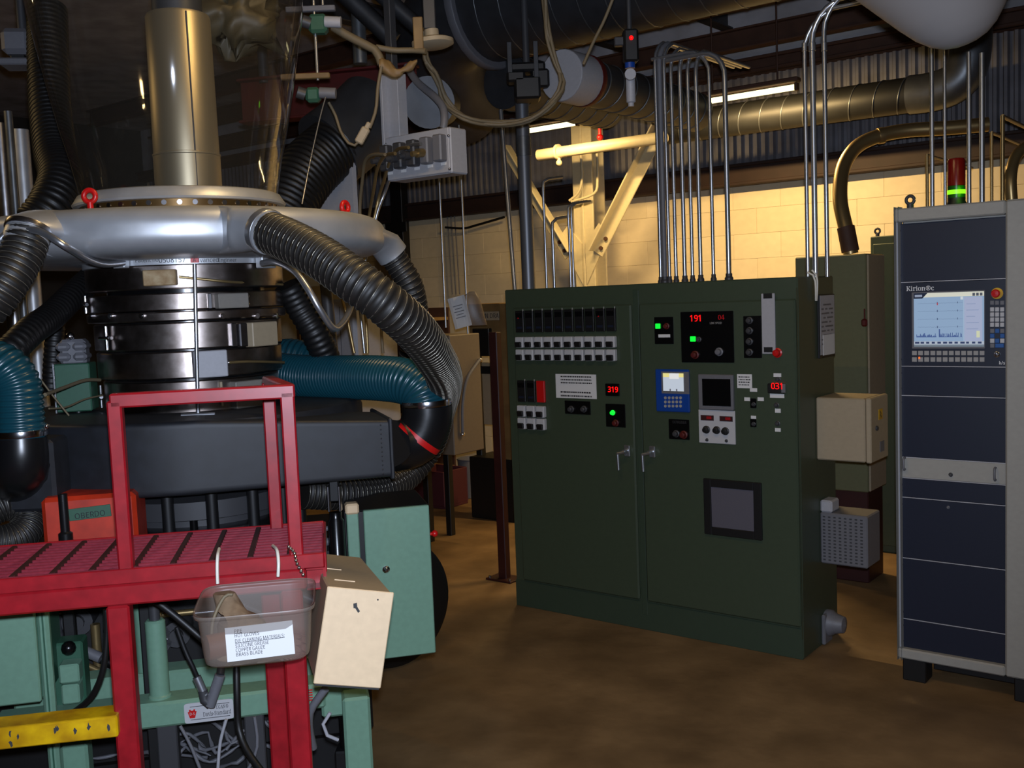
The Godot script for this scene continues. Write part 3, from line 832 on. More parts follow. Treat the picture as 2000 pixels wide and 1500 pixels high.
# ---------------------------------------------------------------- tall rack with the screen
func rack() -> void:
	var w := 0.556
	var o := thing("instrument_rack", "tall light grey rack with dark blue panels and a lit screen", "rack", uvy(-1.122, 0, 4.526), -TH)
	var b := 0.1
	var t := 2.08
	var ix0 := on(o, 1750, 850).x
	var ix1 := on(o, 1963, 850).x
	var iy0 := on(o, 1860, 1284).y
	var iy1 := on(o, 1860, 426).y
	var d := 0.5
	pbox("case", Vector3(0.0, (b + t) / 2, -d / 2 - 0.05), Vector3(w - 0.004, t - b, d), M.rack, o, 0.006)
	pbox("side_post", Vector3((-w / 2 + ix0) / 2, (b + t) / 2, -0.025), Vector3(ix0 + w / 2, t - b, 0.05), M.rack, o, 0.008)
	pbox("side_post", Vector3((w / 2 + ix1) / 2, (b + t) / 2, -0.025), Vector3(w / 2 - ix1, t - b, 0.05), M.rack, o, 0.008)
	pbox("top_rail", Vector3((ix0 + ix1) / 2, (iy1 + t) / 2, -0.025), Vector3(ix1 - ix0, t - iy1, 0.05), M.rack, o, 0.006)
	pbox("bottom_rail", Vector3((ix0 + ix1) / 2, (iy0 + b) / 2, -0.025), Vector3(ix1 - ix0, iy0 - b, 0.05), M.rack, o, 0.006)
	pbox("side_cover", Vector3(w / 2 + 0.006, (b + t) / 2, -d / 2 - 0.06), Vector3(0.012, t - b - 0.02, d - 0.04), M.rack, o, 0.004)
	for s in [-1, 1]:
		pbox("plinth_block", Vector3(s * (w / 2 - 0.05), b / 2, -0.06), Vector3(0.1, b, 0.1), M.black, o, 0.004)
		pbox("plinth_block", Vector3(s * (w / 2 - 0.05), b / 2, -d + 0.03), Vector3(0.1, b, 0.1), M.black, o, 0.004)
	pbox("plinth_rail", Vector3(0, b / 2 + 0.015, -d * 0.5), Vector3(w - 0.2, b * 0.7, d * 0.5), M.black, o, 0.004)
	pbox("seal_strip", Vector3(ix0 - 0.004 + 0.008, (iy0 + iy1) / 2, -0.03), Vector3(0.01, iy1 - iy0, 0.006), M.lightgrey, o)
	# panels, top to bottom, from their edges at the left of the opening
	var px := 1756.0
	var z := -0.03
	var ed := [437, 552, 715, 772, 892, 932, 970, 1088, 1206, 1262]
	var g := 0.004
	var pan := []
	for i in ed.size() - 1:
		var y1 := on(o, px, ed[i], z).y
		var y0 := on(o, px, ed[i + 1], z).y
		var p := pbox("drawer_panel" if i == 4 else "blank_panel" if i != 1 else "operator_panel", Vector3((ix0 + ix1) / 2 + 0.004, (y0 + y1) / 2, z - 0.006), Vector3(ix1 - ix0 - 0.012, y1 - y0 - g, 0.016), M.rack if i == 4 else M.navy, o, 0.002, "light grey keyboard drawer" if i == 4 else "")
		pan.append(p)
		pbox("joint_strip", Vector3((ix0 + ix1) / 2, y0, z - 0.004), Vector3(ix1 - ix0, g * 0.9, 0.012), M.lightgrey, o)
		for yy in [y1 - 0.03, y0 + 0.03]:
			var sc := Sh.new()
			sc.ball(Vector3(ix0 + 0.014, yy, z + 0.003), 0.0055, 8, Vector3(1, 1, 0.5))
			put("screw", sc, M.chrome, p)
	for q in [1768, 1945]:
		var hp := on(o, q, 905 if q < 1800 else 925, z)
		var hs := Sh.new()
		hs.tube(smooth(PackedVector3Array([hp + Vector3(0, 0.025, 0), hp + Vector3(0, 0.022, 0.022), hp + Vector3(0, -0.022, 0.022), hp + Vector3(0, -0.025, 0)]), 0.008), PackedFloat32Array([0.005, 0.005, 0.005, 0.005, 0.005, 0.005, 0.005, 0.005, 0.005, 0.005, 0.005, 0.005, 0.005, 0.005, 0.005, 0.005]).slice(0, smooth(PackedVector3Array([hp + Vector3(0, 0.025, 0), hp + Vector3(0, 0.022, 0.022), hp + Vector3(0, -0.022, 0.022), hp + Vector3(0, -0.025, 0)]), 0.008).size()), 6)
		put("handle", hs, M.midgrey, pan[4])
	knob("lock", o, pan[4], 1857, 927, z + 0.002, 0.008, M.darkgrey)
	knob("stud", o, pan[6], 1852, 991, z + 0.002, 0.006, M.midgrey)
	# operator panel
	var op: Node = pan[1]
	var zz := z + 0.002
	words("maker_name", "Kirion®c", 0.019, on(o, 1797, 563.5, zz), M.sprint, op, serif)
	var bz := patch("screen_bezel", o, op, [1781, 568.5, 1924, 681], zz, 0.004, M.midgrey, 0.002)
	face("screen", o, bz, [1785, 571, 1922, 677], zz + 0.0055, screen_picture(), 0.72)
	for r in 2:
		for k in 12:
			var sx := 1781.5 + k * 12.0
			patch("softkey", o, op, [sx, 685 + r * 12.6, sx + 9.6, 694 + r * 12.6], zz, 0.004, M.keygrey, 0.0012)
	patch("key_led", o, op, [1794, 697, 1797, 701], zz + 0.004, 0.001, M.amber, 0.0, "glowing amber key light")
	for r in 4:
		for k in 3:
			patch("number_key", o, op, [1934 + k * 9.8, 600 + r * 10, 1942 + k * 9.8, 608.5 + r * 10], zz, 0.004, M.plastic_white, 0.0012)
	for k in 3: patch("function_key", o, op, [1934 + k * 9.8, 587, 1942 + k * 9.8, 595.5], zz, 0.004, M.midgrey, 0.0012)
	for q in [[0, 0, 0], [1, 0, 1], [2, 0, 0], [0, 1, 1], [2, 1, 1], [0, 2, 2], [1, 2, 1], [2, 2, 2], [0, 3, 0]]:
		patch("cursor_key", o, op, [1934 + q[0] * 9.8, 642 + q[1] * 9.6, 1942.5 + q[0] * 9.8, 650.5 + q[1] * 9.6], zz, 0.004, [M.midgrey, M.bluekey, M.plastic_white][q[2]], 0.0012)
	patch("enter_key", o, op, [1944, 671, 1961, 679], zz, 0.004, M.bluekey, 0.0012)
	var ec := on(o, 1948, 573, zz)
	var es := Sh.new()
	es.rod(ec, ec + Vector3(0, 0, 0.006), 0.023, 22)
	var eb := put("stop_base", es, M.yellow, op, "yellow ring of the stop button")
	es = Sh.new()
	es.x = Transform3D(Basis(Vector3.RIGHT, PI / 2), ec + Vector3(-0.002, 0, 0.006))
	es.lathe([Vector2(0.01, 0), Vector2(0.01, 0.01), Vector2(0.017, 0.012), Vector2(0.017, 0.02), Vector2(0.013, 0.024), Vector2(0, 0.025)], 20)
	put("stop_button", es, M.redplastic, eb, "red mushroom button")
	knob("key_switch", o, op, 1947, 692, zz, 0.011, M.chrome)
	words("plate_mark", "k/s", 0.013, on(o, 1957, 709, zz), M.sprint, op)
	# eye bolt and signal tower on top
	var ey := Sh.new()
	ey.ring(Vector3(-w / 2 + 0.035, t + 0.036, -0.05), 0.017, 0.007, 16, 8)
	ey.rod(Vector3(-w / 2 + 0.035, t, -0.05), Vector3(-w / 2 + 0.035, t + 0.02, -0.05), 0.014, 10)
	put("eye_bolt", ey, M.darkgrey, o)
	var tw := thing("signal_tower", "red over green signal light standing on top of the rack", "lamp", Vector3.ZERO)
	var tp := at(1868, 395, 4.42)
	tp.y = t
	tw.position = tp
	var sb := Sh.new()
	sb.lathe([Vector2(0.042, -0.02), Vector2(0.042, 0.01), Vector2(0.036, 0.02), Vector2(0.036, 0.035), Vector2(0, 0.035)], 18)
	put("base", sb, M.black, tw)
	sb = Sh.new()
	sb.lathe([Vector2(0, 0.035), Vector2(0.036, 0.035), Vector2(0.036, 0.085), Vector2(0, 0.085)], 18)
	var gr := StandardMaterial3D.new()
	gr.albedo_color = Color(0.08, 0.3, 0.05); gr.roughness = 0.25
	put("green_lens", sb, gr, tw, "green lens, lit")
	sb = Sh.new()
	sb.lathe([Vector2(0, 0.05), Vector2(0.0365, 0.05), Vector2(0.0365, 0.068), Vector2(0, 0.068)], 18)
	put("lit_signal", sb, M.signal_green, tw, "glowing green band")
	sb = Sh.new()
	sb.lathe([Vector2(0.036, 0.087), Vector2(0.036, 0.19), Vector2(0.032, 0.2), Vector2(0, 0.205)], 18)
	put("red_lens", sb, mat(Color(0.45, 0.06, 0.04), 0.25), tw, "dark red lens, unlit")
	var gl := OmniLight3D.new()
	gl.name = "signal_light"
	gl.light_color = Color(0.5, 1, 0.15); gl.light_energy = 0.004; gl.light_size = 0.03; gl.shadow_enabled = true
	gl.omni_range = 20.0; gl.omni_attenuation = 2.0
	tw.add_child(gl)
	gl.position = Vector3(0, 0.06, 0.06)

func screen_picture() -> Image:
	var im := Image.create(550, 420, false, Image.FORMAT_RGB8)
	im.fill(Color(0.62, 0.73, 0.86))
	im.fill_rect(Rect2i(0, 0, 550, 34), Color(0.93, 0.93, 0.87))
	for y in 42:
		im.fill_rect(Rect2i(0, y, maxi(110 - y, 0), 1), Color(0.14, 0.17, 0.25))
	im.fill_rect(Rect2i(8, 12, 60, 18), Color(0.62, 0.66, 0.75))
	for k in 3: im.fill_rect(Rect2i(462 + k * 28, 10, 20, 22), Color(0.35, 0.37, 0.42))
	im.fill_rect(Rect2i(400, 40, 136, 350), Color(0.72, 0.76, 0.88))
	im.fill_rect(Rect2i(393, 40, 5, 350), Color(0.74, 0.82, 0.92))
	im.fill_rect(Rect2i(370, 36, 20, 22), Color(0.9, 0.93, 0.96))
	var rg := RandomNumberGenerator.new()
	rg.seed = 8
	for r in 4:
		var y := 80 + r * 62
		for x in range(30, 385, 3):
			im.fill_rect(Rect2i(x, y + rg.randi_range(-2, 2), 3, 2), Color(0.48, 0.57, 0.7))
		im.fill_rect(Rect2i(186, y - 8, 6, 16), Color(0.3, 0.36, 0.5))
		im.fill_rect(Rect2i(345, y - 8, 5, 14), Color(0.35, 0.42, 0.55))
	im.fill_rect(Rect2i(185, 78, 8, 18), Color(0.75, 0.25, 0.3))
	for x in range(20, 385, 5):
		var h := rg.randi_range(3, 34)
		if x > 175 and x < 200: h = 0
		if x >= 200 and x < 206: h = 62
		if x > 350 and rg.randf() < 0.6: h = 2
		im.fill_rect(Rect2i(x, 346 - h, 4, h), Color(0.22, 0.32, 0.58))
	for k in 5: im.fill_rect(Rect2i(415, 90 + k * 48, rg.randi_range(60, 100), 5), Color(0.6, 0.66, 0.8))
	im.fill_rect(Rect2i(492, 300, 26, 50), Color(0.9, 0.92, 0.78))
	im.fill_rect(Rect2i(0, 378, 550, 26), Color(0.76, 0.8, 0.86))
	for k in 12: im.fill_rect(Rect2i(8 + k * 45, 382, rg.randi_range(22, 36), 15), Color(0.25, 0.3, 0.45))
	im.fill_rect(Rect2i(0, 404, 550, 16), Color(0.5, 0.55, 0.6))
	return im

# ---------------------------------------------------------------- red work platform
func loop(c: Vector3, xa: Vector3, ya: Vector3, hx: float, hy: float, pw: float, cnt := 24) -> PackedVector3Array:
	var o := PackedVector3Array()
	for i in cnt:
		var a := TAU * i / cnt
		var cx := cos(a)
		var sy := sin(a)
		o.append(c + xa * (signf(cx) * pow(absf(cx), pw) * hx) + ya * (signf(sy) * pow(absf(sy), pw) * hy))
	return o

func loft(s: Sh, loops: Array, cap0 := false, cap1 := false) -> void:
	var cnt: int = loops[0].size()
	var nr := []
	for i in loops.size():
		var row := PackedVector3Array()
		var mid := Vector3.ZERO
		for p in loops[i]: mid += p
		mid /= cnt
		for k in cnt:
			var du: Vector3 = loops[i][(k + 1) % cnt] - loops[i][(k + cnt - 1) % cnt]
			var dv: Vector3 = loops[mini(i + 1, loops.size() - 1)][k] - loops[maxi(i - 1, 0)][k]
			var m := du.cross(dv).normalized()
			if m.dot(loops[i][k] - mid) < 0: m = -m
			row.append(m)
		nr.append(row)
	for i in loops.size() - 1:
		for k in cnt:
			var j := (k + 1) % cnt
			s.tri(loops[i][k], loops[i][j], loops[i + 1][j], nr[i][k], nr[i][j], nr[i + 1][j])
			s.tri(loops[i][k], loops[i + 1][j], loops[i + 1][k], nr[i][k], nr[i + 1][j], nr[i + 1][k])
	for e in [0, 1]:
		if (e == 0 and not cap0) or (e == 1 and not cap1): continue
		var l: PackedVector3Array = loops[0] if e == 0 else loops[loops.size() - 1]
		var m2 := (l[1] - l[0]).cross(l[2] - l[0]).normalized()
		var md := Vector3.ZERO
		for p in l: md += p
		md /= cnt
		var inn: PackedVector3Array = loops[1] if e == 0 else loops[loops.size() - 2]
		if m2.dot(md - inn[0]) < 0: m2 = -m2
		for k in cnt: s.tri(md, l[k], l[(k + 1) % cnt], m2, m2, m2)

func platform() -> void:
	var pr := on_y(632, 1079, 1.16)
	var pl := on_y(0, 1131, 1.16)
	var dx := pr - pl
	var turn := rad_to_deg(atan2(-dx.z, dx.x))
	var o := thing("work_platform", "red steel work platform with open grating and a guard rail", "platform", Vector3(pr.x, 0, pr.z), turn)
	var top := 1.16
	var dep := 0.37
	var x0 := -1.25
	for i in 12:
		pbox("grating_bar", Vector3((x0 + 0.0) / 2, top - 0.018, -0.012 - i * (dep - 0.024) / 11.0), Vector3(-x0 - 0.006, 0.036, 0.007), M.red_worn, o, 0.002)
	for px in [-62, 16, 96, 174, 258, 335, 412, 488, 566]:
		var c := on(o, px, 1100, 0.0)
		pbox("cross_bar", Vector3(c.x, top - 0.016, -dep / 2), Vector3(0.014, 0.036, dep - 0.03), M.maroon, o, 0.002, "")
	pbox("edge_angle", Vector3(x0 / 2, top - 0.017, 0.004), Vector3(-x0, 0.036, 0.008), M.red, o, 0.002)
	pbox("edge_angle", Vector3(x0 / 2, top - 0.017, -dep - 0.004), Vector3(-x0, 0.036, 0.008), M.red, o, 0.002)
	pbox("end_plate", Vector3(0.003, top - 0.025, -dep / 2), Vector3(0.006, 0.05, dep), M.red, o, 0.002)
	pbox("beam", Vector3((x0 - 0.045) / 2, top - 0.062, -0.02), Vector3(-x0 - 0.045, 0.052, 0.052), M.red, o, 0.005)
	pbox("beam", Vector3(x0 / 2, top - 0.062, -dep + 0.02), Vector3(-x0, 0.052, 0.05), M.red, o, 0.005)
	var ch := Sh.new()
	ch.box(Vector3(-0.022, top - 0.038, -0.02), Vector3(0.045, 0.004, 0.05))
	ch.box(Vector3(-0.022, top - 0.088, -0.02), Vector3(0.045, 0.004, 0.05))
	ch.box(Vector3(-0.022, top - 0.062, -0.043), Vector3(0.045, 0.05, 0.004))
	ch.box(Vector3(0.0, top - 0.062, 0.004), Vector3(0.008, 0.052, 0.004))
	put("open_beam_end", ch, M.red, o)
	for q in [[228, 1170, -0.02], [578, 1310, -0.02], [538, 1312, -dep + 0.03], [-110, 1172, -dep + 0.03]]:
		var c := on(o, q[0], q[1], q[2] + 0.026)
		pbox("leg", Vector3(c.x, (top - 0.088) / 2, q[2]), Vector3(0.053, top - 0.088, 0.053), M.red, o, 0.005)
	# guard rail
	var y0 := on(o, 228, 779, -0.01).y
	var y1 := on(o, 560, 768, -0.01).y
	var ry := (y0 + y1) / 2
	var a := on(o, 241, 1030, -0.01).x
	var b := on(o, 572, 960, -0.01).x
	var c2 := on(o, 533, 900, -dep + 0.02).x
	var tk := 0.034
	for q in [[a, -0.018], [b, -0.018], [c2, -dep + 0.02]]:
		pbox("rail_post", Vector3(q[0], (top + ry) / 2 - 0.01, q[1]), Vector3(tk, ry - top + 0.02, tk), M.red, o, 0.004)
	var xl := on(o, 214, 779, -0.01).x
	var xr := on(o, 576, 768, -0.01).x
	pbox("top_rail", Vector3((xl + xr) / 2, ry, -0.018), Vector3(xr - xl, tk, tk), M.red, o, 0.004)
	var sr := Sh.new()
	var sa := Vector3(xr - tk / 2, ry, -0.03)
	var sb := Vector3(c2, ry, -dep + 0.005)
	var sv := (sa - sb).normalized()
	sr.x = Transform3D(Basis(Vector3.UP.cross(sv), Vector3.UP, sv), (sa + sb) / 2)
	sr.box(Vector3.ZERO, Vector3(tk, tk * 0.98, sa.distance_to(sb)), 0.004)
	put("top_rail", sr, M.red, o)
	# bead chain at the right post
	var chn := Sh.new()
	var cp := smooth(pix([[564, 1068, 2.44], [575, 1080, 2.42], [580, 1100, 2.4], [592, 1122, 2.39]]), 0.009)
	for p in cp: chn.ball(p, 0.0042, 6)
	one("bead_chain", chn, M.chrome, "short bead chain hanging at the platform's right corner post", "chain", "", "stuff")
	yellow_rail(o)
	bin_and_label(o)
	tilted_box()

func yellow_rail(o: Node3D) -> void:
	var r := thing("kick_rail", "scuffed yellow steel channel running left from the red leg", "rail", o.position, rad_to_deg(o.rotation.y))
	var z := 0.035
	var x1 := on(o, 229, 1420, z).x
	var yt := on(o, 229, 1399, z).y
	var yb := on(o, 229, 1440, z).y
	var x0 := x1 - 0.9
	var h := yt - yb
	pbox("web", Vector3((x0 + x1) / 2, yt - h / 2, z - 0.004), Vector3(x1 - x0, h, 0.008), M.yellow, r, 0.003)
	pbox("flange", Vector3((x0 + x1) / 2, yt - 0.004, z - 0.042), Vector3(x1 - x0, 0.008, 0.075), M.yellow, r, 0.003)
	pbox("flange", Vector3((x0 + x1) / 2, yb + 0.004, z - 0.042), Vector3(x1 - x0, 0.008, 0.075), M.yellow, r, 0.003)
	var rg := RandomNumberGenerator.new()
	rg.seed = 14
	var sc := Sh.new()
	for i in 16:
		var cx := x1 - 0.02 - 0.42 * pow(rg.randf(), 1.7)
		var cy := yt - h * rg.randf_range(0.15, 0.85)
		var pts := PackedVector2Array()
		for k in 7:
			var a := TAU * k / 7
			pts.append(Vector2(cx + cos(a) * rg.randf_range(0.001, 0.006), cy + sin(a) * rg.randf_range(0.003, 0.013)))
		sc.prism(pts, z, z + 0.0006)
	put("paint_chips", sc, M.darkgrey, r).set_meta("kind", "stuff")
	pbox("end_plate", Vector3(x1 - 0.003, yt - h / 2, z - 0.042), Vector3(0.006, h * 0.9, 0.07), M.yellow, r, 0.002)

func bin_and_label(pf: Node3D) -> void:
	var ry := 1.118
	var rear := on_y(486, 1136, ry)
	var front := on_y(497, 1199, ry)
	var fl := on_y(384, 1209, ry)
	var fr := on_y(612, 1189, ry)
	var w := fl.distance_to(fr) * 1.08
	var d := rear.distance_to(front) * 0.98
	var c := (rear + front) / 2 + Vector3(0.012, 0, 0)
	var o := thing("storage_bin", "cloudy plastic bin tied to the platform edge, with a printed label", "bin", Vector3(c.x, 0, c.z), rad_to_deg(pf.rotation.y))
	var fb := on(o, 505, 1300, d / 2 - 0.02)
	var h := ry - fb.y
	o.position.y = fb.y
	var X := Vector3.RIGHT
	var Z := Vector3.BACK
	var s := Sh.new()
	var L := []
	for q in [[0.0, 0.6, 0.62], [0.0, 0.8, 0.8], [0.06, 0.86, 0.86], [0.2, 0.88, 0.88], [0.9, 0.935, 0.93], [0.92, 0.99, 0.99], [1.0, 1.0, 1.0], [0.995, 0.965, 0.96]]:
		L.append(loop(Vector3(0, q[0] * h, 0), X, Z, w / 2 * q[1], d / 2 * q[2], 0.32, 40))
	loft(s, L, true, false)
	put("tub", s, M.bin, o)
	# label, on the sloping front
	var zf := d / 2 * 0.915
	var inv := o.transform.affine_inverse()
	var lc := on(o, 508, 1252, zf)
	var lw := on(o, 574, 1252, zf).x - on(o, 441, 1252, zf).x
	var lh := on(o, 508, 1219, zf).y - on(o, 508, 1284, zf).y
	var tilt := Basis(Vector3.RIGHT, -atan2(d / 2 * 0.05, h * 0.7)) * Basis(Vector3.BACK, deg_to_rad(1.5))
	var ls := Sh.new()
	ls.x = Transform3D(tilt, lc)
	ls.box(Vector3.ZERO, Vector3(lw, lh, 0.0016))
	var lab := put("label", ls, M.paper, o, "white printed label")
	var txt := [["PPE", 0.37, 1, 0.11], ["HOT GLOVES", 0.24, 0, 0.36], ["DIE CLEANING MATERIALS:", 0.08, 1, 0.73], ["SILICONE GREASE", -0.06, 0, 0.49], ["COPPER GAUZE", -0.19, 0, 0.43], ["BRASS BLADE", -0.32, 0, 0.39]]
	var un := Sh.new()
	un.x = ls.x
	for t in txt:
		var tw: float = t[3] * lw
		var x := -lw * 0.365 + tw / 2
		words("lettering", t[0], lh * 0.1, lc + tilt * Vector3(x, t[1] * lh, 0.001), M.ink, lab, null, tilt, tw)
		if t[2]: un.box(Vector3(x, t[1] * lh - lh * 0.058, 0.001), Vector3(tw, lh * 0.012, 0.0006))
	put("underline", un, M.ink, lab)
	# cloth and gloves lying in the bin
	var g := thing("hot_glove", "brown crumpled glove lying in the plastic bin", "glove", o.position + o.basis * Vector3(-w * 0.2, 0.006, -d * 0.02), 12)
	var gs := Sh.new()
	var ng := FastNoiseLite.new()
	ng.seed = 4; ng.frequency = 9.0
	var GL := []
	for i in 9:
		var t := i / 8.0
		var cy := t * h * 1.02
		GL.append(loop(Vector3(0.02 * sin(t * 3.0) - t * 0.02, cy, -0.02 * t), X, Z, w * (0.27 - 0.2 * t), d * (0.34 - 0.27 * t), 0.9, 18))
		for k in 18:
			GL[i][k] += Vector3(1, 0.3, 1) * ng.get_noise_3dv(GL[i][k] * 1.0 + Vector3(i, 0, 0) * 0.02) * 0.05
	loft(gs, GL, true, true)
	put("palm", gs, M.cloth, g)
	gs = Sh.new()
	gs.tube(smooth(PackedVector3Array([Vector3(-0.05, 0.02, 0.03), Vector3(-0.045, h * 0.6, 0.02), Vector3(-0.02, h * 0.98, 0.0), Vector3(0.0, h * 1.02, 0)]), 0.01), PackedFloat32Array(range(smooth(PackedVector3Array([Vector3(-0.05, 0.02, 0.03), Vector3(-0.045, h * 0.6, 0.02), Vector3(-0.02, h * 0.98, 0.0), Vector3(0.0, h * 1.02, 0)]), 0.01).size()).map(func(_i): return 0.004)), 8)
	put("cuff_edge", gs, M.cable, g)
	var gz := thing("copper_gauze", "small reddish gauze roll at the bottom of the plastic bin", "gauze", o.position + o.basis * Vector3(-w * 0.3, 0.035, d * 0.22), 30)
	var zs := Sh.new()
	zs.rod(Vector3(-0.03, 0, 0), Vector3(0.03, 0, 0), 0.028, 14)
	put("roll", zs, mat(Color(0.42, 0.24, 0.17), 0.6), gz)
	for q in [[[428, 1072, 2.46], [425, 1085, 2.4], [424, 1110, 2.385], [425, 1140, 2.38], "left"], [[533, 1066, 2.5], [541, 1075, 2.43], [544, 1100, 2.405], [543, 1126, 2.4], "right"]]:
		var p := pix([q[0], q[1], q[2], q[3]])
		one("cable_tie", cord(p, 0.0042, 6, 0.008), M.white_tie, "%s white cable tie holding the plastic bin to the grating" % q[4], "cable tie")

func tilted_box() -> void:
	var tl := at(633, 1152, 2.32)
	var tr := at(757, 1161, 2.3)
	var bk := ray(455, 800).normalized()
	var xa := (tr - tl)
	var w := xa.length()
	xa = (xa - bk * xa.dot(bk)).normalized()
	var ya := (-bk).cross(xa)
	if ya.y < 0: ya = -ya
	var h := (at(606, 1330, 2.32) - tl).length()
	var l := 0.6
	var o := thing("tilted_box", "cream sheet metal box leaning beside the red platform's right end", "box", tl + xa * w / 2 - ya * h / 2)
	o.basis = Basis(xa, ya, -bk) * Basis(Vector3.BACK, deg_to_rad(-5.0))
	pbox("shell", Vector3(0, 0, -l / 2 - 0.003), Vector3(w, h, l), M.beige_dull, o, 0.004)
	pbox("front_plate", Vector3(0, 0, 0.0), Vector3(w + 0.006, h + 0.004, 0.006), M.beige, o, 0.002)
	pbox("base_edge", Vector3(0, -h / 2 - 0.004, -0.012), Vector3(w, 0.006, 0.02), M.black, o)
	var hs := Sh.new()
	hs.rod(Vector3(w * 0.28, h * 0.42, 0.003), Vector3(w * 0.28, h * 0.42, 0.0042), 0.0022, 8)
	put("screw_hole", hs, M.black, o)
	hs = Sh.new()
	hs.prism(PackedVector2Array([Vector2(-0.006, 0.012), Vector2(0.002, 0.015), Vector2(0.004, 0.006), Vector2(0.012, -0.004), Vector2(0.008, -0.008), Vector2(0.0, 0.002), Vector2(-0.004, 0.002)]), 0.003, 0.0042)
	hs.v = Transform3D(Basis.IDENTITY, Vector3(-w * 0.05, h * 0.3, 0)) * hs.v
	put("paint_chip", hs, M.black, o)
	for q in [[0.2, -0.12], [0.1, -0.3]]:
		hs = Sh.new()
		hs.box(Vector3(-w * 0.5 + w * q[0] + 0.02, h / 2 + 0.001, q[1]), Vector3(0.05, 0.002, 0.004))
		put("seam", hs, M.beige, o)
	var ar := Sh.new()
	ar.rod(Vector3(-w / 2 + 0.01, h * 0.1, -0.3), Vector3(-w / 2 - 0.06, h * 0.2, -0.3), 0.012, 8)
	put("bracket", ar, M.darkgrey, o)

# ---------------------------------------------------------------- film die, air ring, bubble
func R2(a: float, b: float) -> Vector2: return Vector2(a, b)

func on_die(called: String, parent: Node, r: Array, R: float, thick: float, m: Material, b := 0.002, label := "") -> MeshInstance3D:
	var ym: float = (r[1] + r[3]) / 2.0
	var a := on_round(r[0], ym, R)
	var c := on_round(r[2], ym, R)
	var t := on_round((r[0] + r[2]) / 2.0, r[1], R).y
	var u := on_round((r[0] + r[2]) / 2.0, r[3], R).y
	var xa := (c - a); xa.y = 0
	var w := xa.length()
	xa = xa.normalized()
	var za := xa.cross(Vector3.UP)
	var mid := (a + c) / 2; mid.y = (t + u) / 2
	var s := Sh.new()
	s.x = Transform3D(Basis(xa, Vector3.UP, za), mid - AX + za * (thick / 2 - 0.003))
	s.box(Vector3.ZERO, Vector3(w, t - u, thick), b)
	return put(called, s, m, parent, label)

func die_text(parent: Node, s: String, px: float, py: float, R: float, h: float, m: Material) -> void:
	var p := on_round(px, py, R)
	var za := (p - AX); za.y = 0; za = za.normalized()
	words("lettering", s, h, p - AX, m, parent, null, Basis(Vector3.UP.cross(za), Vector3.UP, za))

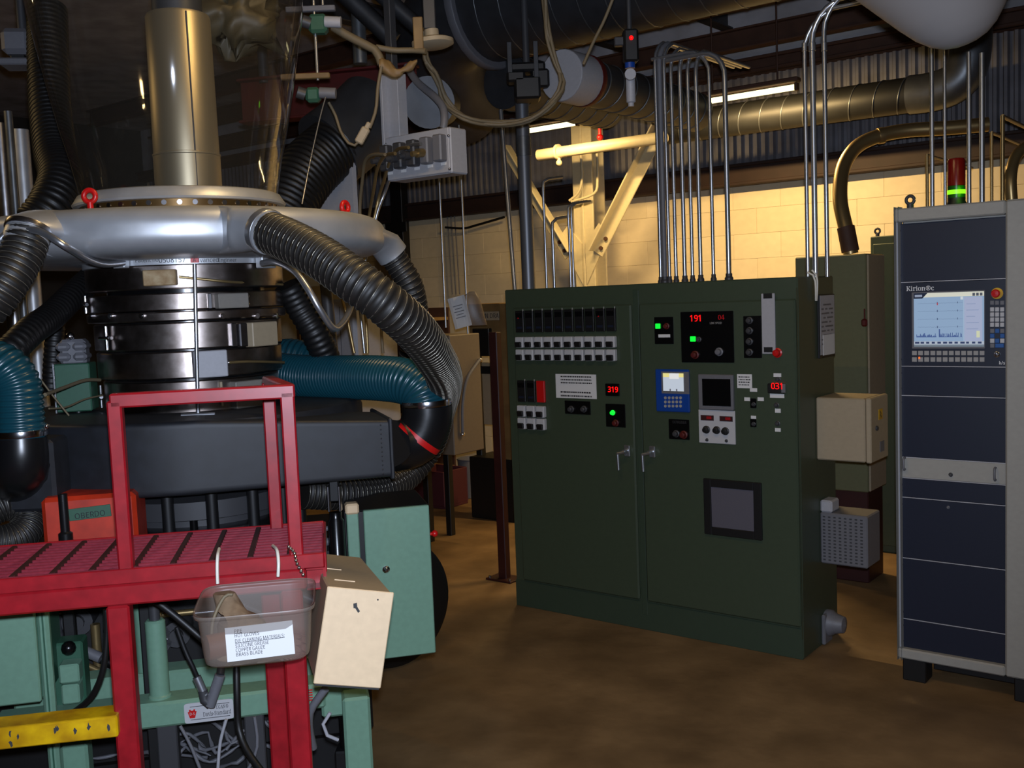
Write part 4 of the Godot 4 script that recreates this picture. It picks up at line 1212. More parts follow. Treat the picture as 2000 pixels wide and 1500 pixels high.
func die_and_ring() -> void:
	var o := thing("film_die", "dark mirror polished round die wrapped in heater bands", "die", AX)
	var hy := func(py: float, R: float) -> float: return on_round(370, py, R).y
	var s := Sh.new()
	s.lathe([R2(0, 1.35), R2(0.27, 1.35), R2(0.27, 1.955), R2(0, 1.955)], 48)
	put("die_body", s, M.blackgloss, o)
	var bands := [[515, 563, 0.338], [571, 605, 0.335], [629, 682, 0.322], [686, 739, 0.318], [744, 815, 0.302]]
	for b in bands:
		var t: float = hy.call(b[0], b[2])
		var u: float = hy.call(b[1], b[2])
		s = Sh.new()
		s.lathe([R2(0.26, u), R2(b[2] - 0.004, u), R2(b[2], u + 0.004), R2(b[2], t - 0.004), R2(b[2] - 0.004, t), R2(0.26, t)], 72)
		put("heater_band", s, M.mirror, o)
	var ft: float = hy.call(607, 0.34)
	var fu: float = hy.call(626, 0.34)
	s = Sh.new()
	s.lathe([R2(0.26, fu), R2(0.337, fu), R2(0.341, fu + 0.004), R2(0.341, ft - 0.004), R2(0.337, ft), R2(0.26, ft)], 72)
	put("bolt_flange", s, M.mirror, o)
	for px in [182, 218, 278, 355, 434, 500, 537]:
		var p := on_round(px, 617, 0.341)
		var n := p - AX; n.y = 0; n = n.normalized()
		s = Sh.new()
		s.rod(p - AX - n * 0.005, p - AX + n * 0.008, 0.0095, 10)
		s.rod(p - AX + n * 0.008, p - AX + n * 0.0085, 0.0045, 6)
		put("bolt", s, M.chrome, o)
	s = Sh.new()
	var st: float = hy.call(500, 0.345)
	var su: float = hy.call(515, 0.345)
	s.lathe([R2(0.3, su), R2(0.345, su), R2(0.345, st), R2(0.3, st)], 72)
	var strip := put("name_strip", s, M.alu, o, "aluminium strip engraved with a number")
	die_text(strip, "Patent no.", 288, 508, 0.3455, 0.013, M.darkgrey)
	die_text(strip, "0508157", 336, 508, 0.3455, 0.016, M.ink)
	die_text(strip, "Advanced", 402, 508, 0.3455, 0.014, M.darkgrey)
	die_text(strip, "Engineer", 444, 508, 0.3455, 0.012, M.darkgrey)
	on_die("red_mark", strip, [372, 503, 388, 513], 0.3455, 0.005, M.tape_red, 0.0)
	on_die("connector", o, [229, 500, 252, 524], 0.35, 0.03, M.alu, 0.003)
	on_die("connector", o, [500, 499, 527, 524], 0.35, 0.03, M.alu, 0.003)
	on_die("terminal_box", o, [283, 527, 347, 558], 0.338, 0.03, M.rustplate, 0.003, "rust streaked terminal box")
	on_die("terminal_box", o, [419, 573, 478, 602], 0.335, 0.035, M.terminal, 0.003)
	on_die("terminal_box", o, [478, 629, 527, 676], 0.322, 0.04, M.beige_dull, 0.003, "dull beige terminal box")
	on_die("terminal_box", o, [375, 684, 440, 736], 0.318, 0.045, M.lightgrey, 0.003, "pale grey terminal box")
	on_die("terminal_box", o, [449, 743, 503, 795], 0.302, 0.04, M.terminal, 0.003)
	on_die("band_bracket", o, [449, 631, 459, 677], 0.322, 0.018, M.steel, 0.002)
	on_die("band_bracket", o, [461, 631, 476, 677], 0.322, 0.03, M.steel, 0.003)
	on_die("band_bracket", o, [405, 573, 413, 603], 0.335, 0.012, M.steel, 0.002)
	on_die("band_bracket", o, [428, 745, 433, 793], 0.302, 0.02, M.beige_dull, 0.002)
	for q in [[170, 578, 612, 0.335], [209, 637, 683, 0.322], [200, 752, 795, 0.302]]:
		var p := on_round(q[0] + 3, q[1], q[3])
		var p2 := on_round(q[0] + 3, q[2], q[3])
		var n := p - AX; n.y = 0; n = n.normalized()
		s = Sh.new()
		s.rod(p - AX + n * 0.012, Vector3(p.x, p2.y, p.z) - AX + n * 0.012, 0.006, 8)
		var mid := (p + Vector3(p.x, p2.y, p.z)) / 2 - AX
		var sd := n.cross(Vector3.UP)
		s.rod(mid - sd * 0.035 + n * 0.014, mid + sd * 0.035 + n * 0.014, 0.006, 8)
		s.ball(mid - sd * 0.02 + n * 0.014, 0.011, 8)
		put("clamp_bolt", s, M.chrome, o)
	for q in [[[350, 541], [400, 546], [450, 551], [545, 556]], [[445, 708], [480, 706], [520, 707], [548, 708]]]:
		var pp := PackedVector3Array()
		for k in q:
			var p := on_round(k[0], k[1], 0.335)
			var n := p - AX; n.y = 0
			pp.append(p - AX + n.normalized() * 0.012)
		put("band_lead", cord(pp, 0.005, 6), M.brass, o)
	for q in [[446, 708, 0.33], [482, 579, 0.34], [482, 594, 0.34]]:
		s = Sh.new()
		s.ball(on_round(q[0], q[1], q[2] + 0.01) - AX, 0.01, 8)
		put("gland", s, M.chrome, o)
	# steel rod in front of the die
	var rd := thing("gauge_rod", "thin bright steel rod hanging down the front of the die", "rod", Vector3.ZERO)
	prod("shaft", at(380, 516, 3.29), at(387, 811, 3.29), 0.0065, M.galv, rd, 10)
	prod("foot_bar", at(354, 811.5, 3.28), at(420, 808.5, 3.29), 0.006, M.galv, rd, 8)
	air_ring()

func air_ring() -> void:
	var o := thing("air_ring", "large satin silver air ring around the top of the die", "air ring", AX)
	var s := Sh.new()
	var prof := [R2(0.33, 1.937), R2(0.52, 1.937)]
	for i in 49:
		var a := PI * (i / 48.0 - 0.5)
		prof.append(R2(0.58 + 0.136 * pow(maxf(cos(a), 0.0), 0.7), 2.01 + 0.073 * signf(sin(a)) * pow(absf(sin(a)), 0.7)))
	prof.append(R2(0.52, 2.086)); prof.append(R2(0.4, 2.1)); prof.append(R2(0.33, 2.1))
	s.lathe(prof, 96)
	put("ring_body", s, M.alu, o)
	s = Sh.new()
	s.lathe([R2(0.3, 2.1), R2(0.34, 2.1), R2(0.34, 2.135), R2(0.3, 2.135)], 96)
	put("port_band", s, mat(Color(0.4, 0.3, 0.16), 0.35, 0.7), o, "brown band pierced by round ports")
	for i in 44:
		var a := TAU * i / 44.0
		var n := Vector3(cos(a), 0, sin(a))
		if n.dot(-AX.normalized()) < 0.1: continue
		s = Sh.new()
		s.rod(n * 0.336 + Vector3.UP * 2.121, n * 0.3425 + Vector3.UP * 2.121, 0.0085, 12)
		put("port", s, M.steel, o)
	s = Sh.new()
	s.lathe([R2(0.3, 2.13), R2(0.36, 2.133), R2(0.364, 2.14), R2(0.357, 2.15), R2(0.345, 2.17), R2(0.33, 2.176), R2(0.3, 2.172)], 96)
	put("lip", s, M.alu, o, "bright machined lip")
	# tangential inlets
	inlet(o, on_round(425, 447, 0.64), at(507, 447, 3.0), (at(560, 468, 2.92) - at(507, 447, 3.0)).normalized(), 0.064)
	inlet(o, on_round(110, 452, 0.64), at(58, 448, 2.97), (at(30, 520, 2.93) - at(58, 448, 2.97)).normalized(), 0.062)
	inlet(o, AX + Vector3(0.52, 2.01, 0.25), at(752, 478, 3.85), (at(800, 540, 3.9) - at(752, 478, 3.85)).normalized(), 0.06)
	s = Sh.new()
	s.x = Transform3D(Basis.IDENTITY, at(175, 383, 3.3) - AX)
	s.ring(Vector3.ZERO, 0.0185, 0.0085, 24, 10)
	s.rod(Vector3(0, -0.02, 0), Vector3(0, -0.085, 0), 0.01, 10)
	put("lifting_eye", s, M.redplastic, o, "red lifting eye, left")
	s = Sh.new()
	s.x = Transform3D(Basis(Vector3.UP, deg_to_rad(62)), at(674, 405, 3.7) - AX)
	s.ring(Vector3.ZERO, 0.0185, 0.0085, 24, 10)
	s.rod(Vector3(0, -0.02, 0), Vector3(0, -0.06, 0), 0.01, 10)
	put("lifting_eye", s, M.redplastic, o, "red lifting eye, right")
	# the film and the steel column inside it
	var b := thing("film_bubble", "clear plastic film bubble rising from the air ring", "film", AX)
	s = Sh.new()
	s.lathe([R2(0.338, 2.17), R2(0.342, 2.2), R2(0.36, 2.3), R2(0.385, 2.4), R2(0.425, 2.6), R2(0.46, 2.8), R2(0.48, 3.0), R2(0.49, 3.3), R2(0.495, 3.9)], 96)
	put("film_wall", s, M.film, b)
	var c := thing("air_column", "upright stainless steel column standing inside the clear bubble", "column", AX + Vector3(0.03, 0, 0))
	s = Sh.new()
	s.lathe([R2(0, 1.95), R2(0.115, 1.95), R2(0.115, 2.31), R2(0.117, 2.312), R2(0.117, 2.318), R2(0.113, 2.32), R2(0.11, 2.79), R2(0.105, 2.8), R2(0, 2.8)], 48)
	put("shell", s, mat(Color(0.7, 0.65, 0.54), 0.42, 0.85), c)
	var sm := Sh.new()
	var ds := (-AX).normalized().rotated(Vector3.UP, 0.25) * 0.113
	sm.rod(ds + Vector3.UP * 2.0, ds * 0.985 + Vector3.UP * 2.79, 0.003, 6)
	put("seam", sm, M.darkgrey, c)
	s = Sh.new()
	s.lathe([R2(0.0, 2.8), R2(0.085, 2.8), R2(0.085, 3.6), R2(0, 3.6)], 32)
	put("upper_pipe", s, M.duct_dark, c)
	var bag := Sh.new()
	var nz := FastNoiseLite.new()
	nz.seed = 12; nz.frequency = 7.0
	var bl := []
	var cc := at(455, 30, 3.95) - AX - Vector3(0.03, 0, 0)
	for i in 15:
		var th := PI * i / 14.0
		var lp := loop(cc + Vector3.UP * cos(th) * 0.14, Vector3.RIGHT, Vector3.BACK, 0.15 * sin(th) + 0.002, 0.12 * sin(th) + 0.002, 1.0, 28)
		for k in 28:
			var q: Vector3 = lp[k]
			lp[k] = cc + (q - cc) * (1.0 + 0.9 * nz.get_noise_3dv(q * 1.6))
		bl.append(lp)
	loft(bag, bl)
	put("insulation_wrap", bag, mat(Color(0.26, 0.23, 0.15), 0.55, 0.2), c, "crumpled foil wrap round the column's top")

func inlet(o: Node3D, from: Vector3, to: Vector3, dir: Vector3, r: float) -> void:
	var n := from - AX; n.y = 0; n = n.normalized()
	var ax0 := (to - from); ax0.y = 0; ax0 = ax0.normalized()
	var L := []
	var side0 := n if ax0.cross(Vector3.UP).dot(n) > 0 else -n
	var side1 := dir.cross(Vector3.UP).normalized()
	var up1 := side1.cross(dir).normalized()
	var f := n * 0.58 + Vector3.UP * 2.01
	var e := to - AX
	for q in [[0.0, 0.0, 0.7], [0.2, 0.1, 0.7], [0.4, 0.28, 0.72], [0.6, 0.52, 0.78], [0.8, 0.8, 0.9], [1.0, 1.0, 1.0]]:
		var sd := side0.lerp(side1, q[1]).normalized()
		var up := Vector3.UP.lerp(up1, q[1]).normalized()
		L.append(loop(f.lerp(e, q[0]), sd, up, lerpf(0.135, r, q[1]), lerpf(0.0725, r, q[1]), q[2], 32))
	L.append(loop(e + dir * 0.05, side1, up1, r, r, 1.0, 32))
	var s := Sh.new()
	loft(s, L, true, true)
	put("inlet", s, M.alu, o)

# ---------------------------------------------------------------- hoses
func hoses() -> void:
	var a := pix([[507, 447, 3.0], [560, 468, 2.92], [625, 502, 2.84], [692, 548, 2.78], [755, 595, 2.78], [808, 642, 2.88], [846, 692, 3.1], [868, 742, 3.45], [858, 800, 3.85], [838, 868, 4.0], [795, 925, 3.95], [740, 955, 3.8], [672, 963, 3.65], [590, 960, 3.55]])
	var h := hose("air_hose", "thick black wire ribbed hose sweeping right from the silver ring", a, 0.062, 0.02, M.hose_brown, M.wire, "")
	band("hose_clamp", a[0].lerp(a[1], 0.16), a[0].lerp(a[1], 0.34), 0.0665, M.galv, h)
	a = pix([[58, 448, 2.97], [40, 500, 2.93], [8, 555, 2.88], [-35, 605, 2.85], [-90, 640, 2.85]])
	h = hose("air_hose", "thick ribbed hose drooping left from the silver ring at picture edge", a, 0.062, 0.02, M.hose_brown, M.wire)
	band("hose_clamp", a[0].lerp(a[1], -0.05), a[0].lerp(a[1], 0.12), 0.067, M.steel, h)
	a = pix([[752, 478, 3.85], [775, 512, 3.88], [802, 560, 3.9], [812, 620, 3.95], [805, 690, 4.0], [800, 760, 4.1]])
	hose("air_hose", "ribbed hose hanging from the ring's right rear inlet", a, 0.05, 0.02, M.hose_brown, M.wire)
	a = pix([[562, 556, 3.75], [585, 600, 3.78], [615, 650, 3.8], [640, 705, 3.85], [655, 760, 3.95]])
	hose("air_hose", "black ribbed hose slanting down between die and blue hose", a, 0.052, 0.022, M.rubber, null)
	a = pix([[175, 548, 3.75], [140, 580, 3.6], [100, 618, 3.45], [62, 645, 3.3], [25, 680, 3.2], [-20, 720, 3.15]])
	hose("air_hose", "black ribbed hose slanting down left behind the left blue hose", a, 0.048, 0.02, M.rubber, null)
	a = pix([[112, 590, 3.9], [108, 640, 3.9], [104, 700, 3.9], [100, 770, 3.9]])
	hose("air_hose", "dark ribbed hose upright beside the grey casting", a, 0.036, 0.02, M.rubber, null)
	a = pix([[92, 20, 4.6], [94, 110, 4.5], [98, 210, 4.4], [108, 300, 4.25], [118, 350, 4.1], [100, 400, 4.0], [70, 440, 3.95]])
	hose("air_hose", "large dark ribbed hose climbing at upper left beside the bubble", a, 0.085, 0.024, M.rubber, null)
	a = pix([[-40, 1010, 3.0], [10, 985, 3.05], [52, 1000, 3.1], [50, 1035, 3.05], [20, 1055, 3.0], [-40, 1060, 2.95]])
	hose("air_hose", "ribbed hose coiled at the left edge above the grating", a, 0.05, 0.012, M.hose_brown, M.wire)
	# teal hoses with their clamps and black elbows
	a = pix([[530, 728, 3.95], [600, 735, 3.85], [680, 737, 3.72], [745, 739, 3.6], [795, 746, 3.52], [825, 766, 3.49], [834, 800, 3.49]])
	h = hose("blower_hose", "glossy teal hose bending down into the black elbow, right of the die", a, 0.081, 0.0155, M.teal, null)
	band("hose_clamp", at(833, 781, 3.485), at(834, 793, 3.485), 0.086, M.chrome, h)
	a = pix([[535, 700, 4.25], [575, 697, 4.2], [612, 712, 4.2], [640, 740, 4.25]])
	hose("blower_hose", "teal hose end seen behind the right teal hose", a, 0.075, 0.0155, M.teal, null)
	a = pix([[-95, 705, 3.0], [-40, 704, 2.97], [5, 716, 2.95], [32, 750, 2.95], [38, 800, 2.95], [42, 868, 2.95]])
	h = hose("blower_hose", "glossy teal hose bending down at the left edge of the picture", a, 0.068, 0.016, M.teal, null)
	band("hose_clamp", at(40.5, 839, 2.95), at(41.5, 852, 2.95), 0.0725, M.chrome, h)
	var sc := Sh.new()
	sc.ball(at(91, 832, 2.93), 0.008, 8)
	put("clamp_screw", sc, M.chrome, h)
	# black drum with its side boxes, elbows
	var o := thing("air_plenum", "big black drum shaped air chamber under the die", "drum", AX)
	var s := Sh.new()
	s.lathe([R2(0.2, 1.2), R2(0.56, 1.202), R2(0.59, 1.21), R2(0.6, 1.235), R2(0.6, 1.4), R2(0.59, 1.424), R2(0.57, 1.43), R2(0.2, 1.43)], 96)
	put("drum", s, M.plenum, o)
	var e0 := AX + (-AX).normalized() * 0.609 + Vector3.UP * 1.295
	var e1 := e0 + (-AX).normalized().rotated(Vector3.UP, PI / 2) * 0.605
	var d := e1 - e0; d.y = 0
	var l := d.length(); d = d.normalized()
	var nb := d.cross(Vector3.UP).normalized()
	if nb.z > 0: nb = -nb
	var n0 := (-AX).normalized()
	var LP := []
	for i in 61:
		var nn := n0.rotated(Vector3.UP, -deg_to_rad(200.0 * (1.0 - i / 60.0)))
		LP.append(loop(nn * 0.462 + Vector3.UP * 1.316, nn, Vector3.UP, 0.15, 0.116, 0.12, 40))
	for i in range(1, 13):
		var t := i / 12.0
		LP.append(loop(n0 * 0.462 + d * (l * t) + Vector3.UP * lerpf(1.316, 1.295, t), n0, Vector3.UP, 0.15, lerpf(0.116, 0.094, t), 0.12, 40))
	s = Sh.new()
	loft(s, LP, true, true)
	put("side_duct", s, M.plenum, o)
	s = Sh.new()
	s.x = Transform3D(Basis(d, Vector3.UP, -nb), Vector3(e1.x, 1.295, e1.z) - AX)
	s.box(Vector3(-0.006, 0, -0.17), Vector3(0.014, 0.2, 0.355), 0.004)
	for i in 12: s.ball(Vector3(-0.038, -0.08 + i * 0.0145, 0.001), 0.0035, 6)
	put("end_flange", s, M.plenum, o)
	var ce := Vector3(e1.x, 1.295, e1.z) + nb * 0.12 + d * 0.0
	# right elbow
	var el := thing("black_elbow", "shiny black pipe elbow with a red stripe, under the right teal hose", "pipe elbow", Vector3.ZERO)
	var ep := smooth(PackedVector3Array([at(834, 793, 3.485), at(834, 812, 3.485), at(826, 840, 3.485), at(808, 862, 3.48), ce.lerp(at(785, 876, 3.48), 0.5), ce + d * 0.01]), 0.02)
	var rr := PackedFloat32Array()
	rr.resize(ep.size()); rr.fill(0.086)
	s = Sh.new()
	s.tube(ep, rr, 32)
	put("elbow", s, M.elbow, el)
	var mi := ep.size() * 44 / 100
	s = Sh.new()
	s.tube(ep.slice(mi, mi + 2), PackedFloat32Array([0.0875, 0.0875]), 32)
	put("red_stripe", s, M.tape_red, el, "red tape stripe")
	# left box with its elbow
	var lb := thing("black_inlet_box", "black inlet box with a rounded elbow at the left edge", "inlet box", Vector3.ZERO)
	s = Sh.new()
	var q0 := at(104, 905, 3.02)
	s.x = Transform3D(Basis.IDENTITY, Vector3(q0.x, 1.295, q0.z))
	s.box(Vector3(-0.2, 0, -0.16), Vector3(0.4, 0.215, 0.32), 0.01)
	put("box_shell", s, M.plenum, lb)
	s = Sh.new()
	ep = smooth(PackedVector3Array([at(41, 855, 2.95), at(42, 890, 2.95), at(38, 915, 2.97), at(30, 930, 3.06)]), 0.015)
	rr = PackedFloat32Array()
	rr.resize(ep.size())
	for i in ep.size(): rr[i] = 0.069 + 0.012 * sin(PI * 0.5 * i / (ep.size() - 1))
	s.tube(ep, rr, 28)
	s.ball(at(36, 912, 3.0), 0.088, 20)
	put("elbow", s, M.elbow, lb)
	# thin conduits at the ring
	one("flexible_conduit", cord(pix([[-20, 485, 2.9], [20, 452, 2.93], [52, 448, 2.92], [85, 455, 2.9], [130, 482, 2.9], [175, 508, 3.05], [205, 516, 3.2], [240, 513, 3.33]]), 0.0105, 10, 0.01), M.galv, "bright armoured conduit running left from the die's name strip", "conduit")
	one("flexible_conduit", cord(pix([[512, 514, 3.35], [540, 512, 3.3], [575, 530, 3.2], [600, 562, 3.15], [625, 605, 3.15], [650, 640, 3.2], [668, 632, 3.3], [685, 600, 3.5], [690, 560, 3.7]]), 0.0105, 10, 0.01), M.galv, "armoured conduit looping right from the die's name strip", "conduit")
	one("die_lead", cord(pix([[88, 771, 3.1], [125, 757, 3.25], [165, 743, 3.4], [195, 742, 3.5]]), 0.006, 8), M.cable, "stiff tan lead from the left teal hose to the die", "cable")
	one("die_lead", cord(pix([[80, 742, 3.2], [105, 775, 3.2], [135, 812, 3.2]]), 0.003, 6), M.cable, "thin wire slanting across below the green box", "cable")
	one("die_lead", cord(pix([[96, 798, 3.2], [130, 795, 3.3], [165, 780, 3.4], [200, 772, 3.5]]), 0.003, 6), M.cable, "thin wire curving to the die's lowest clamp", "cable")

# ---------------------------------------------------------------- green machine base under the platform
func green_post(o: Node3D, parent: Node3D, px0: float, px1: float, py: float, z: float, y0: float, y1: float, m: Material) -> MeshInstance3D:
	var a := on(o, px0, py, z)
	var b := on(o, px1, py, z)
	var w := b.x - a.x
	return pbox("post", Vector3((a.x + b.x) / 2, (y0 + y1) / 2, z - w / 2), Vector3(w, y1 - y0, w), m, parent, 0.008)

func machine_base() -> void:
	var b0 := at(390, 1363, 3.02)
	var o := thing("machine_frame", "green painted steel machine frame below the red platform", "machine frame", Vector3(b0.x, 0, b0.z), 12.0)
	var yt := on(o, 390, 1364, 0.0).y
	var yb := on(o, 390, 1413, 0.0).y
	var xl := on(o, -20, 1400, 0.0).x
	var xr := on(o, 636, 1360, 0.0).x
	pbox("beam", Vector3((xl + xr) / 2, (yt + yb) / 2, -0.05), Vector3(xr - xl, yt - yb, 0.1), M.green, o, 0.008)
	var rt := on(o, 390, 1305, -0.24).y
	var rb := on(o, 390, 1350, -0.24).y
	pbox("beam", Vector3((xl + xr) / 2, (rt + rb) / 2, -0.29), Vector3(xr - xl, rt - rb, 0.1), M.green, o, 0.008)
	for q in [[305, 1290, 0.03, -0.055, 1215], [280, 1270, 0.026, -0.28, 1170]]:
		var c := on(o, q[0], q[1], q[3] + q[2])
		var t := on(o, q[0], q[4], q[3] + q[2]).y
		var s := Sh.new()
		s.lathe([R2(0, yt - 0.005), R2(q[2] + 0.005, yt - 0.005), R2(q[2] + 0.005, yt + 0.006), R2(q[2], yt + 0.01), R2(q[2], t - 0.006), R2(q[2] - 0.006, t), R2(0, t)], 28, Vector3(c.x, 0, q[3]))
		var jp := put("jack_tube", s, M.green, o)
		s = Sh.new()
		s.rod(Vector3(c.x, t - 0.01, q[3]), Vector3(c.x, t + 0.16, q[3]), q[2] * 0.55, 14)
		put("jack_rod", s, M.darkgrey, jp)
	# left door and posts
	var dx1 := on(o, 74, 1290, 0.1).x
	var dt := on(o, 40, 1150, 0.1).y
	var db := on(o, 40, 1376, 0.1).y
	pbox("door", Vector3(dx1 - 0.18, (dt + db) / 2, 0.09), Vector3(0.36, dt - db, 0.02), M.green, o, 0.004)
	pbox("door_box", Vector3(dx1 - 0.16, (dt + db) / 2, -0.04), Vector3(0.34, dt - db, 0.22), M.green_dark, o, 0.006)
	var p1 := green_post(o, o, 78, 101, 1300, 0.08, 0.0, dt, M.green)
	var gx := on(o, 90, 1300, 0.08).x
	pbox("groove", Vector3(gx, dt / 2, 0.081), Vector3(0.004, dt, 0.004), M.green_dark, p1)
	green_post(o, o, 118, 172, 1480, 0.02, 0.0, on(o, 145, 1456, 0.02).y, M.green)
	green_post(o, o, 672, 726, 1430, 0.06, 0.0, on(o, 698, 1363, 0.06).y, M.green)
	pbox("cross_beam", Vector3(on(o, 690, 1350, 0.0).x - 0.03, on(o, 690, 1350, 0.0).y - 0.03, -0.14), Vector3(0.14, 0.11, 0.24), M.green, o, 0.008)
	pbox("beam_leg", Vector3(on(o, 330, 1450, -0.05).x, yb / 2, -0.05), Vector3(0.06, yb, 0.06), M.darkgrey, o, 0.004)
	pbox("beam_leg", Vector3(on(o, 500, 1450, -0.05).x, yb / 2, -0.05), Vector3(0.06, yb, 0.06), M.darkgrey, o, 0.004)
	# makers' plate
	var np := Sh.new()
	var pa := on(o, 360, 1388, 0.001)
	var pb := on(o, 457, 1388, 0.001)
	var ph := on(o, 408, 1369, 0.001).y - on(o, 408, 1408, 0.001).y
	var pc := on(o, 408.5, 1388.5, 0.001)
	var pw := pb.x - pa.x
	var rl := loop(Vector3.ZERO, Vector3.RIGHT, Vector3.UP, pw / 2, ph / 2, 0.16, 40)
	var o2 := PackedVector2Array()
	for k in rl: o2.append(Vector2(k.x, k.y))
	np.x = Transform3D(Basis.IDENTITY, pc)
	np.prism(o2, 0.0, 0.003)
	var pl := put("name_plate", np, M.plastic_white, o, "white maker's plate with a red keystone emblem")
	words("lettering", "Davis-Standard", ph * 0.2, pc + Vector3(pw * 0.16, -ph * 0.13, 0.0034), M.ink, pl, serif, Basis.IDENTITY, pw * 0.57)
	words("lettering", "EGAN®", ph * 0.17, pc + Vector3(pw * 0.27, ph * 0.16, 0.0034), M.ink, pl, serif, Basis.IDENTITY, pw * 0.25)
	np = Sh.new()
	for q in [0.32, -0.33]: np.box(pc + Vector3(pw * 0.02, ph * q, 0.0034), Vector3(pw * 0.8, ph * 0.025, 0.0006))
	put("rule_lines", np, M.ink, pl)
	var k0 := ph * 0.22
	np = Sh.new()
	np.x = Transform3D(Basis.IDENTITY, pc + Vector3(-pw * 0.34, -ph * 0.02, 0))
	np.prism(PackedVector2Array([Vector2(-0.55, -1) * k0, Vector2(0.55, -1) * k0, Vector2(0.95, 0.45) * k0, Vector2(0.65, 0.5) * k0, Vector2(0.65, 0.95) * k0, Vector2(0.3, 0.95) * k0, Vector2(0.25, 0.7) * k0, Vector2(-0.25, 0.7) * k0, Vector2(-0.3, 0.95) * k0, Vector2(-0.65, 0.95) * k0, Vector2(-0.65, 0.5) * k0, Vector2(-0.95, 0.45) * k0]), 0.003, 0.004)
	put("emblem", np, M.tape_red, pl, "red keystone emblem")
	words("lettering", "D-S", k0 * 0.55, pc + Vector3(-pw * 0.34, -ph * 0.03, 0.0044), M.plastic_white, pl)
	var fl := Sh.new()
	var fx := on(o, 601, 1358, 0.001)
	for i in 5: fl.box(fx + Vector3(0.005, 0.016 - i * 0.008, 0.001), Vector3(0.02, 0.004, 0.001))
	put("striped_sticker", fl, M.tape_red, o, "red and white striped sticker")
	# valve box and dark drive parts in the frame
	var vb := thing("valve_block", "small box with two pale green faces inside the frame", "valve", o.position, 12.0)
	for q in [[113, 1301, 156, 1333], [118, 1340, 157, 1374]]:
		var a := on(o, q[0], q[1], -0.02)
		var c := on(o, q[2], q[3], -0.02)
		pbox("coil_cover", Vector3((a.x + c.x) / 2, (a.y + c.y) / 2, -0.05), Vector3(c.x - a.x, a.y - c.y, 0.06), M.green, vb, 0.005)
	var va := on(o, 136, 1380, -0.06)
	pbox("valve_body", Vector3(va.x, va.y + 0.06, -0.12), Vector3(0.09, 0.26, 0.08), M.green_dark, vb, 0.006)
	pbox("valve_foot", Vector3(va.x, (va.y - 0.06) / 2, -0.1), Vector3(0.05, va.y - 0.06, 0.05), M.darkgrey, vb, 0.004)
	var sb := Sh.new()
	sb.ball(on(o, 134, 1266, -0.06) , 0.022, 12)
	sb.rod(on(o, 134, 1268, -0.06), Vector3(va.x, va.y + 0.17, -0.09), 0.012, 8)
	put("valve_knob", sb, M.blackgloss, vb)
	var gb := thing("drive_unit", "greasy black drive unit and pipework deep under the platform", "machine", o.position, 12.0)
	pbox("gearbox", Vector3(-0.1, 0.54, -0.85), Vector3(1.3, 0.72, 0.6), M.black, gb, 0.02)
	pbox("pedestal", Vector3(-0.1, 0.09, -0.85), Vector3(1.1, 0.18, 0.5), M.black, gb, 0.01)
	var rg := RandomNumberGenerator.new()
	rg.seed = 5
	for i in 70:
		var s := Sh.new()
		var a := Vector3(rg.randf_range(-0.7, 0.42), rg.randf_range(0.5, 1.02), -0.5 + rg.randf_range(-0.04, 0.14))
		var l := rg.randf_range(0.05, 0.2)
		var dirs := [Vector3.RIGHT, Vector3.UP, Vector3(0.9, 0.3, 0.1), Vector3(0.8, -0.4, 0.2)]
		s.rod(a, a + dirs[i % 4] * l, rg.randf_range(0.006, 0.018), 10)
		s.ball(a, 0.018, 8)
		put("pipe_fitting", s, [M.blackgloss, M.darkgrey, M.galv, M.black, M.midgrey, M.brass, M.darkgrey][i % 7], gb)
	for q in [[150, 1215, 0.05], [300, 1250, 0.06], [345, 1240, 0.045], [450, 1350, 0.04]]:
		var s := Sh.new()
		var c := on(o, q[0], q[1], -0.42)
		s.rod(c, c + Vector3(0, 0, -0.15), q[2], 16)
		s.rod(c, c + Vector3(0, 0, 0.02), q[2] * 0.5, 12)
		put("motor_end", s, M.darkgrey, gb)
	var fs := Sh.new()
	for i in 14:
		var pp := PackedVector3Array()
		var bx := Vector3(rg.randf_range(-0.6, 0.05), rg.randf_range(0.2, 0.5), -0.42)
		for k in 6: pp.append(bx + Vector3(k * 0.05 * rg.randf_range(0.5, 1.3), rg.randf_range(-0.04, 0.04), rg.randf_range(-0.04, 0.05)))
		var sq := smooth(pp, 0.02)
		var sr := PackedFloat32Array()
		for k in sq.size(): sr.append(rg.randf_range(0.003, 0.009))
		fs.tube(sq, sr, 5)
	put("film_scraps", fs, M.midgrey, gb, "tangle of grey film scraps").set_meta("kind", "stuff")
	# column that carries die and drum
	var st := thing("die_stand", "dark round stand with bolts carrying the die above the grating", "stand", AX)
	var s2 := Sh.new()
	s2.lathe([R2(0, 0.9), R2(0.3, 0.9), R2(0.3, 1.06), R2(0.34, 1.07), R2(0.34, 1.13), R2(0.26, 1.14), R2(0.26, 1.2), R2(0, 1.2)], 48)
	put("stand_body", s2, M.darkgrey, st)
	s2 = Sh.new()
	s2.lathe([R2(0.3, 0.99), R2(0.335, 1.0), R2(0.335, 1.03), R2(0.3, 1.04)], 48)
	put("polished_band", s2, M.steel, st)
	for i in 16:
		var n := Vector3(cos(TAU * i / 16), 0, sin(TAU * i / 16))
		prod("stud", n * 0.36 + Vector3.UP * 0.95, n * 0.36 + Vector3.UP * 1.2, 0.02, M.black, st, 10)
	# orange box with a green plate
	var oc := at(170, 1030, 3.0)
	var ob := thing("orange_housing", "orange steel housing with a lettered green plate, behind the grating", "housing", Vector3(oc.x, 0, oc.z), 12.0)
	var ox0 := on(ob, 82, 1020, 0.0).x
	var ox1 := on(ob, 268, 1020, 0.0).x
	var oy := on(ob, 170, 968, 0.0).y
